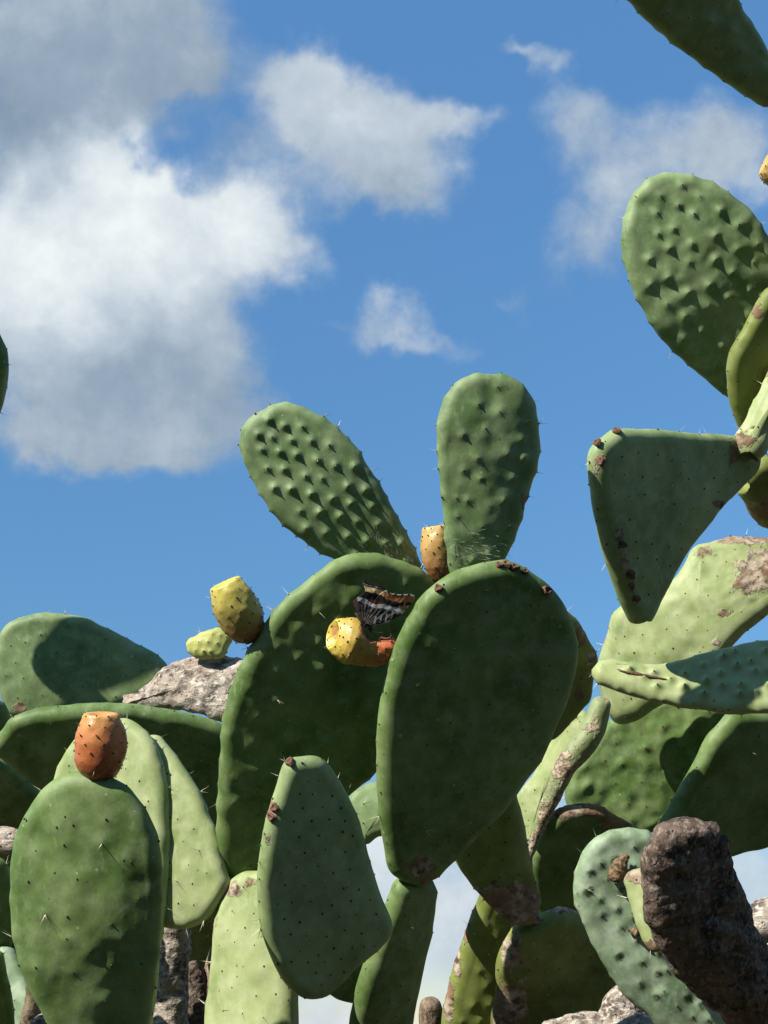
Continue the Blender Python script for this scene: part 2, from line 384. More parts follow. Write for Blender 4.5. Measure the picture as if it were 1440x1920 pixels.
PAD_ID = [0]
def pad(plant, outline, depth, n, r=0.0125, anchor=None, base=None, mat='pad_green', tub=(0.0012, 0.006), spacing=38,
        bend=(0, 0, 0), und=0.0016, bulge=0.25, cork=(), spot=0.0, spine=0.10, rim_spine=0.35, name='cactus_pad', label=None,
        step=6.0, jit=0.18, ar=0.00108, dots=True, rough=0.0, edge_cork=0.0):
    PAD_ID[0] += 1; sid = PAD_ID[0]
    px, per = catmull(outline, 64); NA = int(np.clip(per / step, 60, 360))
    px, per = catmull(outline, NA)
    if area2(px) > 0: px = px[::-1]                    # counter-clockwise once y points up
    n = unit(n); anc = np.asarray(anchor if anchor is not None else px.mean(0), float); A = pt(anc[0], anc[1], depth)
    # the silhouette of a rounded slab is its core outline grown by r, so shrink the traced outline by r
    rp = r * FPX / depth
    tan = unit(np.roll(px, -1, 0) - np.roll(px, 1, 0)); nor = np.stack([-tan[:, 1], tan[:, 0]], 1)
    core = px + nor * rp
    if np.sum((core.mean(0) - px) * nor) < 0: core = px - nor * rp
    core = smooth_closed(core, 3)
    e1 = unit(np.array([1, 0, 0]) - n[0] * n); e2 = np.cross(n, e1)
    def uvof(q):
        ray = np.stack([(q[:, 0] - CX) / FPX, -(q[:, 1] - CY) / FPX, -np.ones(len(q))], 1)
        P = ray * ((A @ n) / (ray @ n))[:, None]; return np.stack([(P - A) @ e1, (P - A) @ e2], 1)
    C = uvof(core); C0 = uvof(px)
    if area2(C) < 0: C = C[::-1]; C0 = C0[::-1]
    L = np.linalg.norm(np.roll(C, -1, 0) - C, axis=1)
    w = L + np.roll(L, 1); cen = (C * w[:, None]).sum(0) / w.sum()
    T2 = unit(np.roll(C, -1, 0) - np.roll(C, 1, 0)); Mo = np.stack([T2[:, 1], -T2[:, 0]], 1); Mo = unit(smooth_closed(Mo, 4))
    Rm = np.linalg.norm(C - cen, axis=1).max(); NR = int(np.clip(Rm * FPX / depth / step, 10, 60)); NB = max(6, NR // 3)
    Rr_ = np.linalg.norm(C - cen, axis=1); Rs_ = smooth_closed(Rr_[:, None], max(20, NA // 2))[:, 0]; q_ = Rr_ / Rs_
    def dome(tt, q): return bulge * np.clip(1 - (tt * q) ** 2, 0, 1) * (1 - tt ** 6)
    rows, zs, nrm = [], [], []
    for k in range(1, NR + 1):
        tt = k / NR; rows.append(cen + tt * (C - cen)); zs.append(r * (1 + dome(tt, q_))); nrm.append(np.tile([0, 0, 1.0], (NA, 1)))
    K = 9
    for j in range(1, K):
        ph = math.pi * j / K
        rows.append(C + Mo * r * math.sin(ph)); zs.append(np.full(NA, r * math.cos(ph)))
        nrm.append(np.concatenate([Mo * math.sin(ph), np.full((NA, 1), math.cos(ph))], 1))
    for k in range(NB, 0, -1):
        tt = k / NB; rows.append(cen + tt * (C - cen)); zs.append(-r * (1 + dome(tt, q_))); nrm.append(np.tile([0, 0, -1.0], (NA, 1)))
    U = np.concatenate(rows + [cen[None], cen[None]]); Zz = np.concatenate(zs + [[r * (1 + bulge)], [-r * (1 + bulge)]])
    Nn = np.concatenate(nrm + [[[0, 0, 1.0]], [[0, 0, -1.0]]])
    kx, ky, kxy = bend
    def bendz(U): d = U - cen; return -0.5 * (kx * d[:, 0] ** 2 + ky * d[:, 1] ** 2) - kxy * d[:, 0] * d[:, 1]
    P = np.concatenate([U, (Zz + bendz(U))[:, None]], 1)
    # areoles in slanting rows along the pad's own axis
    if base is None: base = (anc[0], anc[1] + 10)
    ax = unit(cen - uvof(np.array([base], float))[0]) if np.linalg.norm(cen - uvof(np.array([base], float))[0]) > 1e-3 else np.array([0, 1.0])
    bx = np.array([-ax[1], ax[0]]); sp = spacing * depth / FPX
    rr = np.random.default_rng(100 + sid); m_ = int(Rm / sp) + 3
    ii, jj = np.meshgrid(np.arange(-m_, m_ + 1), np.arange(-m_, m_ + 1)); ii = ii.ravel(); jj = jj.ravel()
    lat = cen + (((ii + 0.5 * (jj % 2)) * sp)[:, None] * bx + (jj * sp * 0.92)[:, None] * ax) + rr.normal(0, jit * sp * 0.6, (len(ii), 2))
    lat = cen + (lat - cen) * (1 + 0.06 * np.sin(5 * np.linalg.norm(lat - cen, axis=1) / Rm))[:, None]
    lat = lat[inside(cen + (C - cen) * 0.98, lat)]
    if len(lat): lat = lat[np.linalg.norm(lat[:, None] - C[None, ::3], axis=2).min(1) > 0.10 * sp]
    if len(lat):
        th = np.arctan2(C[:, 1] - cen[1], C[:, 0] - cen[0]); so_ = np.argsort(th); th = th[so_]; rd = np.linalg.norm(C - cen, axis=1)[so_]
        la = np.arctan2(lat[:, 1] - cen[1], lat[:, 0] - cen[0]); rf = np.linalg.norm(lat - cen, axis=1) / np.interp(la, th, rd, period=2 * math.pi); dm = dome(np.clip(rf, 0, 1), np.interp(la, th, q_[so_], period=2 * math.pi))
    else: rf = np.zeros(0); dm = np.zeros(0)
    Af = np.concatenate([lat, (r * (1 + dm) + bendz(lat))[:, None]], 1) if len(lat) else np.zeros((0, 3))
    Ab = Af * 1.0
    if len(Af): Ab[:, 2] = Af[:, 2] - 2 * r * (1 + dm)
    nr_ = max(6, int(per * depth / FPX / (sp * 0.95))); ri = (np.arange(nr_) * NA / nr_ + rr.uniform(-1.5, 1.5, nr_)).astype(int) % NA
    ph = math.pi / 2 + rr.normal(0, 0.33, nr_)
    An = np.concatenate([Mo[ri] * np.sin(ph)[:, None], np.cos(ph)[:, None]], 1)
    Ar = np.concatenate([C[ri], bendz(C[ri])[:, None]], 1) + An * r
    AP = np.concatenate([Af, Ab, Ar]); AN = np.concatenate([np.tile([0, 0, 1.0], (len(Af), 1)), np.tile([0, 0, -1.0], (len(Ab), 1)), An])
    hs = tub[0] * rr.uniform(0.55, 1.35, len(AP)); hs[len(Af) + len(Ab):] = np.minimum(hs[len(Af) + len(Ab):], 0.0022) * 0.8 + 0.0004
    # displacement: broad undulation, tubercles at the areoles, roughness of cork
    disp = und * fbm(P * 14, sid, 3) + und * 0.45 * fbm(P * 42, sid + 9, 2)
    if tub[0] > 0:
        for a, h in zip(AP, hs):
            d = np.linalg.norm(P - a, axis=1); near = d < tub[1] * 4
            dn = d[near] / tub[1]; disp[near] += h * (0.55 * np.exp(-dn ** 2) + 0.45 * np.exp(-dn * 1.5))
    camP0 = A + P[:, 0:1] * e1 + P[:, 1:2] * e2 + P[:, 2:3] * n; pp = project(camP0)
    ck = np.zeros(len(P))
    for (x, y, rx, ry, s_) in cork: ck = np.maximum(ck, s_ * np.exp(-((pp[:, 0] - x) / rx) ** 2 - ((pp[:, 1] - y) / ry) ** 2))
    if edge_cork: ck = np.maximum(ck, edge_cork * np.clip(1 - Nn[:, 2] ** 2 * 1.4, 0, 1) * (0.75 + 0.6 * fbm(P * 22, sid + 31, 2)))
    ck = np.clip(ck, 0, 1.2)
    disp += ck * (0.0013 * fbm(P * 150, sid + 3, 3)) + rough * fbm(P * 60, sid + 5, 4)
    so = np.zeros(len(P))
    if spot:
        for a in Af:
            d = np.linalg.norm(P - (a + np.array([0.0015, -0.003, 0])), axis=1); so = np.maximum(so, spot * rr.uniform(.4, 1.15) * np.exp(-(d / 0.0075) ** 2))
    P2 = P + Nn * disp[:, None]
    W = to_world(A + P2[:, 0:1] * e1 + P2[:, 1:2] * e2 + P2[:, 2:3] * n)
    # faces
    F = []; nrow = len(rows); idx = lambda k, i: k * NA + i % NA; cf = nrow * NA; cb = cf + 1
    for i in range(NA): F.append((cf, idx(0, i), idx(0, i + 1))); F.append((cb, idx(nrow - 1, i + 1), idx(nrow - 1, i)))
    for k in range(nrow - 1):
        F += [(idx(k, i), idx(k + 1, i), idx(k + 1, i + 1), idx(k, i + 1)) for i in range(NA)]
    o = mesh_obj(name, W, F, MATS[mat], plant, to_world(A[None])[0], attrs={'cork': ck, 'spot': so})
    if label: o['label'] = label
    o['_frame'] = 0
    if dots and len(AP):
        AW = AP + AN * (hs * 0.92 + und * fbm(AP * 14, sid, 3) + und * 0.45 * fbm(AP * 42, sid + 9, 2))[:, None]
        wN = AN[:, 0:1] * e1 + AN[:, 1:2] * e2 + AN[:, 2:3] * n
        wP = to_world(A + AW[:, 0:1] * e1 + AW[:, 1:2] * e2 + AW[:, 2:3] * n); wNw = to_world(wN) - CAM
        V, F = blob_batch(wP, wNw, ar); ao = mesh_obj('areoles', V, F, MATS['areole'], o, smooth=True); ao['kind'] = 'stuff'
        pick = rr.uniform(0, 1, len(AP)); lim = np.concatenate([np.full(len(Af) + len(Ab), spine), np.full(len(Ar), rim_spine)])
        sel = np.where(pick < lim)[0]; SP, SD, SL = [], [], []
        for q in sel:
            for _ in range(rr.integers(1, 3)):
                SP.append(wP[q]); SD.append(unit(wNw[q] + rr.normal(0, 0.45, 3))); SL.append(rr.uniform(0.006, 0.017))
        if SP:
            V, F = needle_batch(SP, SD, SL, 0.0004); so_ = mesh_obj('spines', V, F, MATS['spine'], o, smooth=False); so_['kind'] = 'stuff'
    o2 = dict(o=o, A=A, e1=e1, e2=e2, n=n, r=r, plane=uvof, P=P2)
    return o2

def on_pad(p, x, y, lift=0.0):
    """world point on the front of a pad at a photo pixel (the pad's own surface decides the distance)"""
    cp = p['A'] + p['P'][:, 0:1] * p['e1'] + p['P'][:, 1:2] * p['e2'] + p['P'][:, 2:3] * p['n']
    q = project(cp); d = np.hypot(q[:, 0] - x, q[:, 1] - y); near = np.argsort(d)[:12]
    k = near[np.argmax(cp[near, 2])]; z = -cp[k, 2]
    return pt(x, y, z) + np.array([0, 0, lift])

def scar(p, x, y, rad_px, N=None, mat='scar', name='fruit_scar'):
    """crater left by a fallen fruit"""
    c = on_pad(p, x, y); d = -c[2]; r = rad_px * d / FPX
    nn = unit(N if N is not None else p['n']); a = unit(np.cross(nn, [0.2, 0.9, 0.3])); bb = np.cross(nn, a)
    V, F = [], []; prof = [(1.25, -0.35), (1.12, 0.18), (0.9, 0.42), (0.68, 0.36), (0.45, 0.05), (0.2, 0.0)]; sg = 14
    ph = rng.uniform(0, 6)
    for (f, h) in prof:
        for q in range(sg):
            w = 2 * math.pi * q / sg; jit = 1 + 0.16 * math.sin(3 * w + ph) + rng.normal(0, 0.05)
            V.append(c + r * f * jit * (math.cos(w) * a + 0.8 * math.sin(w) * bb) + nn * r * (h + rng.normal(0, 0.05)))
    V.append(c + nn * r * 0.02)
    for k in range(len(prof) - 1):
        F += [(k * sg + q, k * sg + (q + 1) % sg, (k + 1) * sg + (q + 1) % sg, (k + 1) * sg + q) for q in range(sg)]
    k = (len(prof) - 1) * sg; F += [(k + q, k + (q + 1) % sg, k + sg) for q in range(sg)]
    return mesh_obj(name, to_world(np.array(V)), F, MATS[mat], p['o'])

def tube(plant, path, mat, name='woody_stem', label=None, rough=0.004, seg=40, steps=70, flat=1.0, world=False, cap=True, freq=22, oct=5):
    """tapered stem swept along points (x px, y px, depth, radius in m) or world points"""
    Q = np.array([list(pt(x, y, d)) + [r] for (x, y, d, r) in path]) if not world else np.array(path, float)
    k = len(Q); t_ = np.linspace(0, k - 1, steps); out = []
    for s in t_:
        i = min(int(s), k - 2); f = s - i; p0, p1, p2, p3 = Q[max(i - 1, 0)], Q[i], Q[i + 1], Q[min(i + 2, k - 1)]
        out.append(0.5 * (2 * p1 + (p2 - p0) * f + (2 * p0 - 5 * p1 + 4 * p2 - p3) * f ** 2 + (3 * p1 - p0 - 3 * p2 + p3) * f ** 3))
    Q = np.array(out); C = Q[:, :3]; rad = Q[:, 3]
    if not world: Cw = to_world(C)
    else: Cw = C
    T = unit(np.gradient(Cw, axis=0)); ref = -FWD; V, F = [], []
    if cap:                                             # rounded ends
        ext = []
        for (c, tdir, rr_, sgn) in ((Cw[0], -T[0], rad[0], 0), (Cw[-1], T[-1], rad[-1], 1)):
            ext.append([(c + tdir * rr_ * 0.75 * math.sin(a), rr_ * math.cos(a) ** 0.8) for a in (0.4, 0.75, 1.1, 1.35, 1.5)])
        pre = ext[0][::-1]; Cw = np.concatenate([[p for p, _ in pre], Cw, [p for p, _ in ext[1]]]); rad = np.concatenate([[q for _, q in pre], rad, [q for _, q in ext[1]]])
        T = np.concatenate([np.tile(T[0], (5, 1)), T, np.tile(T[-1], (5, 1))])
    for c, tdir, rr_ in zip(Cw, T, rad):
        a = unit(ref - (ref @ tdir) * tdir); bb = np.cross(tdir, a)
        for q in range(seg):
            w = 2 * math.pi * q / seg; V.append(c + rr_ * (flat * math.cos(w) * a + math.sin(w) * bb))
    V = np.array(V); PAD_ID[0] += 1; ctr = np.repeat(Cw, seg, 0); Nn = unit(V - ctr)
    V = V + Nn * (rough * fbm(V * freq, PAD_ID[0], oct, 0.6))[:, None]
    n = len(Cw)
    for k in range(n - 1):
        F += [(k * seg + q, k * seg + (q + 1) % seg, (k + 1) * seg + (q + 1) % seg, (k + 1) * seg + q) for q in range(seg)]
    F.append(tuple(range(seg))[::-1]); F.append(tuple((n - 1) * seg + q for q in range(seg)))
    ckv = np.zeros(len(V))
    o = mesh_obj(name, V, F, MATS[mat], plant, attrs={'cork': ckv, 'spot': ckv})
    if label: o['label'] = label
    return o

def fruit(plant, base, tip, depth, width, mat, dz=0.0, label=None, rows=9, hair=26, name='fruit', crater=0.32, seedv=1, belly=0.55):
    """barrel-shaped fruit with a sunken crown, areoles in spirals and glochid hairs"""
    B = pt(base[0], base[1], depth); Tp = pt(tip[0], tip[1], depth - dz); ax = Tp - B; Ln = np.linalg.norm(ax); ax = ax / Ln
    a = unit(np.cross(ax, [0.1, 0.2, 1.0])); bb = np.cross(ax, a); Rr = width * depth / FPX / 2
    seg, V, al = 48, [], []; ss = np.concatenate([np.linspace(0, 1, 40), [1.0, 0.995, 0.975, 0.95, 0.94, 0.94]])
    rad = []
    for i, s in enumerate(ss[:40]):
        rb = (1 - (1 - min(s / belly, 1)) ** 2.3) ** 0.5 if s < belly else 1 - 0.36 * ((s - belly) / (1 - belly)) ** 2.2
        rad.append(max(rb, 0.30 if s < 0.02 else rb))
    rad += [0.56, 0.48, 0.40, 0.28, 0.15, 0.02]
    for i, (s, f) in enumerate(zip(ss, rad)):
        for q in range(seg):
            w = 2 * math.pi * q / seg; V.append(B + ax * Ln * s + Rr * f * (math.cos(w) * a + math.sin(w) * bb)); al.append(s)
    V = np.array(V); ctr = B + ((V - B) @ ax)[:, None] * ax; Nn = unit(V - ctr)
    V = V + Nn * (0.0016 * fbm(V * 45, seedv, 3))[:, None]
    # areole points
    AP, AN, S_ = [], [], []
    for k in range(rows):
        s = 0.10 + 0.88 * k / (rows - 1); m = 6 if s < .2 else 9
        for q in range(m):
            w = 2 * math.pi * (q + 0.5 * (k % 2)) / m + rng.normal(0, 0.07); sx = s + rng.normal(0, 0.012)
            f = np.interp(sx, ss[:40], rad[:40]); d = math.cos(w) * a + math.sin(w) * bb
            sl = np.interp(sx + .02, ss[:40], rad[:40]) - np.interp(sx - .02, ss[:40], rad[:40]); nn = unit(d - ax * sl * Rr / (0.04 * Ln))
            AP.append(B + ax * Ln * sx + Rr * f * d); AN.append(nn); S_.append(sx)
    AP = np.array(AP); AN = np.array(AN)
    for p_, s in zip(AP, S_):
        d = np.linalg.norm(V - p_, axis=1); h = 0.0006 if s < .9 else 0.0020; V = V + Nn * (h * np.exp(-(d / 0.0035) ** 2))[:, None]
    F = []; nrow = len(ss)
    for k in range(nrow - 1): F += [(k * seg + q, k * seg + (q + 1) % seg, (k + 1) * seg + (q + 1) % seg, (k + 1) * seg + q) for q in range(seg)]
    F.append(tuple(range(seg))[::-1]); F.append(tuple((nrow - 1) * seg + q for q in range(seg)))
    F = [f[::-1] for f in F] if np.dot(np.cross(V[seg + 1] - V[1], V[2] - V[1]), Nn[1]) > 0 else F
    o = mesh_obj(name, to_world(V), F, MATS[mat], plant, to_world(B[None])[0], attrs={'along': np.array(al), 'cut': np.zeros(len(V))})
    if label: o['label'] = label
    Vv, Ff = blob_batch(to_world(AP + AN * 0.0009), to_world(AN) - CAM, 0.0012, 0.75, 7)
    ao = mesh_obj('areoles', Vv, Ff, MATS['fruit_areole'], o); ao['kind'] = 'stuff'
    top = [i for i, s in enumerate(S_) if s > 0.72 or (rng.uniform() < 0.12)]; SP, SD, SL = [], [], []
    for _ in range(hair):
        i = top[rng.integers(len(top))]; SP.append(AP[i]); SD.append(unit(AN[i] + ax * 0.6 * S_[i] + rng.normal(0, 0.25, 3))); SL.append(rng.uniform(0.004, 0.010))
    Vv, Ff = needle_batch(to_world(np.array(SP)), to_world(np.array(SD)) - CAM, SL, 0.00028)
    so_ = mesh_obj('spines', Vv, Ff, MATS['spine'], o, smooth=False); so_['kind'] = 'stuff'
    return o

def hairs(p, x0, y0, x1, y1, spread, count, dirn):
    """fine pale hairs on the base of a young pad"""
    V, F = [], []
    SP, SD, SL = [], [], []
    for _ in range(count):
        f = rng.uniform(); c = on_pad(p, x0 + (x1 - x0) * f + rng.normal(0, spread), y0 + (y1 - y0) * f + rng.normal(0, spread), 0.0004)
        SP.append(c); SD.append(unit(np.array([dirn[0], dirn[1], 0.22]) + rng.normal(0, 0.3, 3) * [1, 1, .4])); SL.append(rng.uniform(0.006, 0.016))
    V, F = needle_batch(to_world(np.array(SP)), to_world(np.array(SD)) - CAM, SL, 0.00022)
    o = mesh_obj('hairs', V, F, MATS['hair'], p['o'], smooth=False); o['kind'] = 'stuff'

def ell(cx, cy, rx, ry, ang=0, k=14):
    a = R(ang); return [(cx + rx * math.cos(w) * math.cos(a) - ry * math.sin(w) * math.sin(a), cy + rx * math.cos(w) * math.sin(a) + ry * math.sin(w) * math.cos(a))
                        for w in np.linspace(0, 2 * math.pi, k, endpoint=False)]
def wpt(x, y, d): return to_world(pt(x, y, d)[None])[0]
def trunk_down(plant, x, y, d, r, base_xy, mat='bark_brown', label=None):
    top = wpt(x, y, d); b0 = np.array([base_xy[0], base_xy[1], -0.06])
    mid1 = top * .7 + b0 * .3 + np.array([0.03, 0, 0]); mid2 = top * .3 + b0 * .7 + np.array([-0.02, 0, 0])
    return tube(plant, [[*top, r * .8], [*mid1, r], [*mid2, r * 1.15], [*b0, r * 1.4]], mat, name='trunk', world=True, rough=0.006, label=label)

# ================================================================== the middle cactus
base_mid = wpt(600, 2100, 1.86); MID = thing('prickly_pear_cactus', (base_mid[0], base_mid[1], -0.02),
    'tall prickly pear with two ear-like pads on top and a butterfly on its half-eaten fruit', 'cactus', 'prickly pear cacti')
stemD = pad(MID, [(436, 1646), (470, 1632), (520, 1645), (545, 1700), (552, 1800), (556, 1920), (552, 2060), (520, 2160), (440, 2165), (392, 2060), (380, 1930), (387, 1850), (394, 1785), (398, 1735), (408, 1695), (422, 1672)],
    1.765, (-.45, .2, .87), r=0.016, anchor=(470, 1660), base=(470, 2160), mat='pad_pale', spacing=42, bend=(1.5, 0, 0), ar=0.0011, tub=(.0006, .005),
    cork=[(436, 1668, 26, 20, .8), (480, 1655, 50, 12, .7), (402, 1720, 10, 40, .6)], label='pale sunlit stem pad', spine=.3)
padC = pad(MID, [(268, 1382), (300, 1385), (343, 1434), (377, 1492), (390, 1526), (408, 1560), (423, 1625), (430, 1657), (408, 1698), (383, 1726), (347, 1741), (308, 1737), (265, 1715), (235, 1640), (225, 1540), (235, 1440)],
    1.768, (-.27, .24, .93), r=0.012, anchor=(410, 1680), base=(415, 1690), mat='pad_pale', spacing=40, ar=.001, bend=(0, 1.0, 0), spine=.05, rim_spine=.5)
padF = pad(MID, [(707, 1042), (669, 1043), (634, 1051), (582, 1083), (537, 1122), (507, 1156), (464, 1226), (436, 1288), (419, 1347), (413, 1413), (409, 1497), (410, 1580), (417, 1627), (430, 1656), (455, 1657), (490, 1650), (545, 1622), (600, 1560), (653, 1493),
    (707, 1442), (760, 1380), (820, 1280), (846, 1190), (840, 1120), (815, 1088), (787, 1066), (752, 1053)],
    1.79, (.22, -.22, .95), r=0.0145, anchor=(450, 1650), base=(445, 1655), tub=(.0024, .0085), spacing=46, und=.0022, spine=.04, rim_spine=.12, bend=(.25, .35, .1))
padG = pad(MID, [(945, 1054), (915, 1058), (893, 1061), (849, 1077), (815, 1099), (790, 1122), (763, 1163), (745, 1200), (733, 1238), (718, 1288), (710, 1347), (708, 1447), (713, 1530), (720, 1580), (731, 1630), (747, 1648), (785, 1664), (824, 1648), (838, 1634), (862, 1610),
    (912, 1560), (957, 1510), (985, 1468), (1019, 1422), (1047, 1358), (1067, 1313), (1079, 1263), (1084, 1220), (1081, 1190), (1072, 1155), (1057, 1127), (1030, 1097), (1000, 1076), (975, 1062)],
    1.73, (.27, -.23, .93), r=0.015, anchor=(785, 1650), base=(785, 1660), tub=(.0010, .006), spacing=48, und=.0014, spine=.03, rim_spine=.05, bend=(.2, .3, 0),
    cork=[(790, 1625, 38, 22, .95), (810, 1650, 40, 12, .8)])
for (x, y, rp, N) in ((822, 1102, 8, (-.5, .5, .7)), (936, 1058, 7, (0, .85, .5)), (950, 1057, 8, (.05, .85, .5)), (966, 1062, 8, (.2, .8, .55)), (985, 1071, 6, (.35, .75, .5)), (1026, 1107, 9, (.5, .35, .78))): scar(padG, x, y, rp, N)
stemH = pad(MID, [(742, 1650), (785, 1640), (818, 1657), (821, 1676), (817, 1713), (810, 1763), (797, 1813), (783, 1880), (772, 1950), (755, 2060), (720, 2130), (670, 2120), (648, 2030), (655, 1925), (666, 1865), (680, 1810), (702, 1750), (722, 1692), (733, 1668)],
    1.745, (.50, -.28, .82), r=0.016, anchor=(780, 1655), base=(690, 2120), mat='pad_green', bend=(1.0, 0, 0), spacing=36, cork=[(775, 1650, 40, 12, .75)], spine=.05, bulge=.2)
padE = pad(MID, [(563, 1419), (587, 1418), (610, 1429), (632, 1458), (655, 1497), (673, 1537), (685, 1580), (698, 1630), (711, 1673), (724, 1704), (734, 1732), (730, 1757), (707, 1783), (673, 1812), (640, 1845), (615, 1866), (580, 1873), (558, 1864), (538, 1847), (512, 1803),
    (492, 1747), (484, 1697), (481, 1647), (488, 1587), (496, 1540), (511, 1493), (524, 1453), (533, 1430), (545, 1421)],
    1.69, (.44, -.10, .89), r=0.0135, anchor=(725, 1735), base=(732, 1738), mat='pad_sage', tub=(.0003, .005), spacing=33, und=.0010, spine=.02, rim_spine=.45,
    cork=[(510, 1520, 16, 30, .75), (545, 1428, 16, 10, .6), (500, 1570, 10, 24, .5)], ar=.0014)
for (x, y, rp, N) in ((543, 1428, 9, (-.5, .7, .5)), (514, 1514, 8, (-.6, .2, .75)), (508, 1532, 8, (-.65, .1, .75))): scar(padE, x, y, rp, N)
padJ = pad(MID, [(539, 754), (517, 757), (484, 774), (464, 788), (451, 815), (448, 838), (456, 869), (476, 908), (501, 947), (531, 986), (570, 1014), (598, 1036), (631, 1052), (690, 1090), (750, 1105), (790, 1095), (790, 1066), (779, 1030), (759, 991), (734, 947), (714, 908), (692, 877), (673, 845), (651, 822), (623, 793), (592, 773), (562, 760)],
    1.79, (.07, -.04, 1), r=0.012, anchor=(785, 1068), base=(786, 1075), mat='pad_blue', tub=(.0042, .0052), spacing=35, jit=.13, und=.0016, spine=.05, rim_spine=.2, step=4.6, ar=.0012, bend=(.5, .8, -.5))
padK = pad(MID, [(893, 700), (867, 710), (847, 729), (835, 750), (824, 778), (819, 809), (817, 849), (820, 891), (824, 947), (829, 984), (836, 1027), (844, 1078), (865, 1110), (905, 1108), (930, 1085), (946, 1052), (957, 1030), (968, 1005), (981, 962), (991, 927), (1001, 900), (1010, 869), (1014, 824), (1010, 778), (999, 746), (982, 723), (956, 707), (920, 701)],
    1.70, (.15, -.06, .985), r=0.012, anchor=(890, 1085), base=(888, 1095), mat='pad_blue', tub=(.0022, .0060), jit=.3, spacing=46, und=.003, spine=.12, rim_spine=.6, step=4.8, bend=(2.2, .3, -.8),
    cork=[(984, 935, 9, 28, .9)])
hairs(padJ, 700, 1010, 770, 1045, 14, 90, (-.5, .8)); hairs(padK, 850, 1040, 940, 1030, 16, 70, (-.8, .3))
pad(MID, [(653, 1497), (685, 1471), (712, 1466), (760, 1480), (790, 1520), (770, 1560), (718, 1562), (686, 1583), (664, 1560)], 2.05, (-.05, .3, .95), r=0.012, mat='pad_blue', spacing=34, bend=(0, 5, 0), base=(790, 1520))
pad(MID, [(610, 1850), (640, 1800), (700, 1780), (730, 1830), (700, 1880), (662, 1881), (630, 1874)], 1.93, (.3, -.2, .9), r=0.012, spacing=34, base=(720, 1900), label='small dark pad behind the stem')
fruit(MID, (473, 1203), (421, 1093), 1.735, 86, 'fruit_yellowgreen', dz=.01, label='yellow-green fruit with blushed base', hair=10, seedv=4, belly=.5)
fruit(MID, (832, 1096), (817, 986), 1.765, 66, 'fruit_amber', label='amber fruit between the two ear-like pads', hair=8, seedv=6)
for (x, y, d, r, px2) in ((460, 2140, 1.80, .045, 0), (700, 2110, 1.78, .04, 0)): trunk_down(MID, x, y, d, r, (base_mid[0] + (-.07 if x < 600 else .06), base_mid[1]))

tube(MID, [(778, 1522, 2.04, .012), (786, 1620, 1.95, .014), (768, 1750, 1.84, .02)], 'bark_brown', rough=.002); tube(MID, [(712, 1880, 1.93, .010), (705, 2000, 1.87, .016), (700, 2100, 1.80, .025)], 'bark_brown', rough=.003)
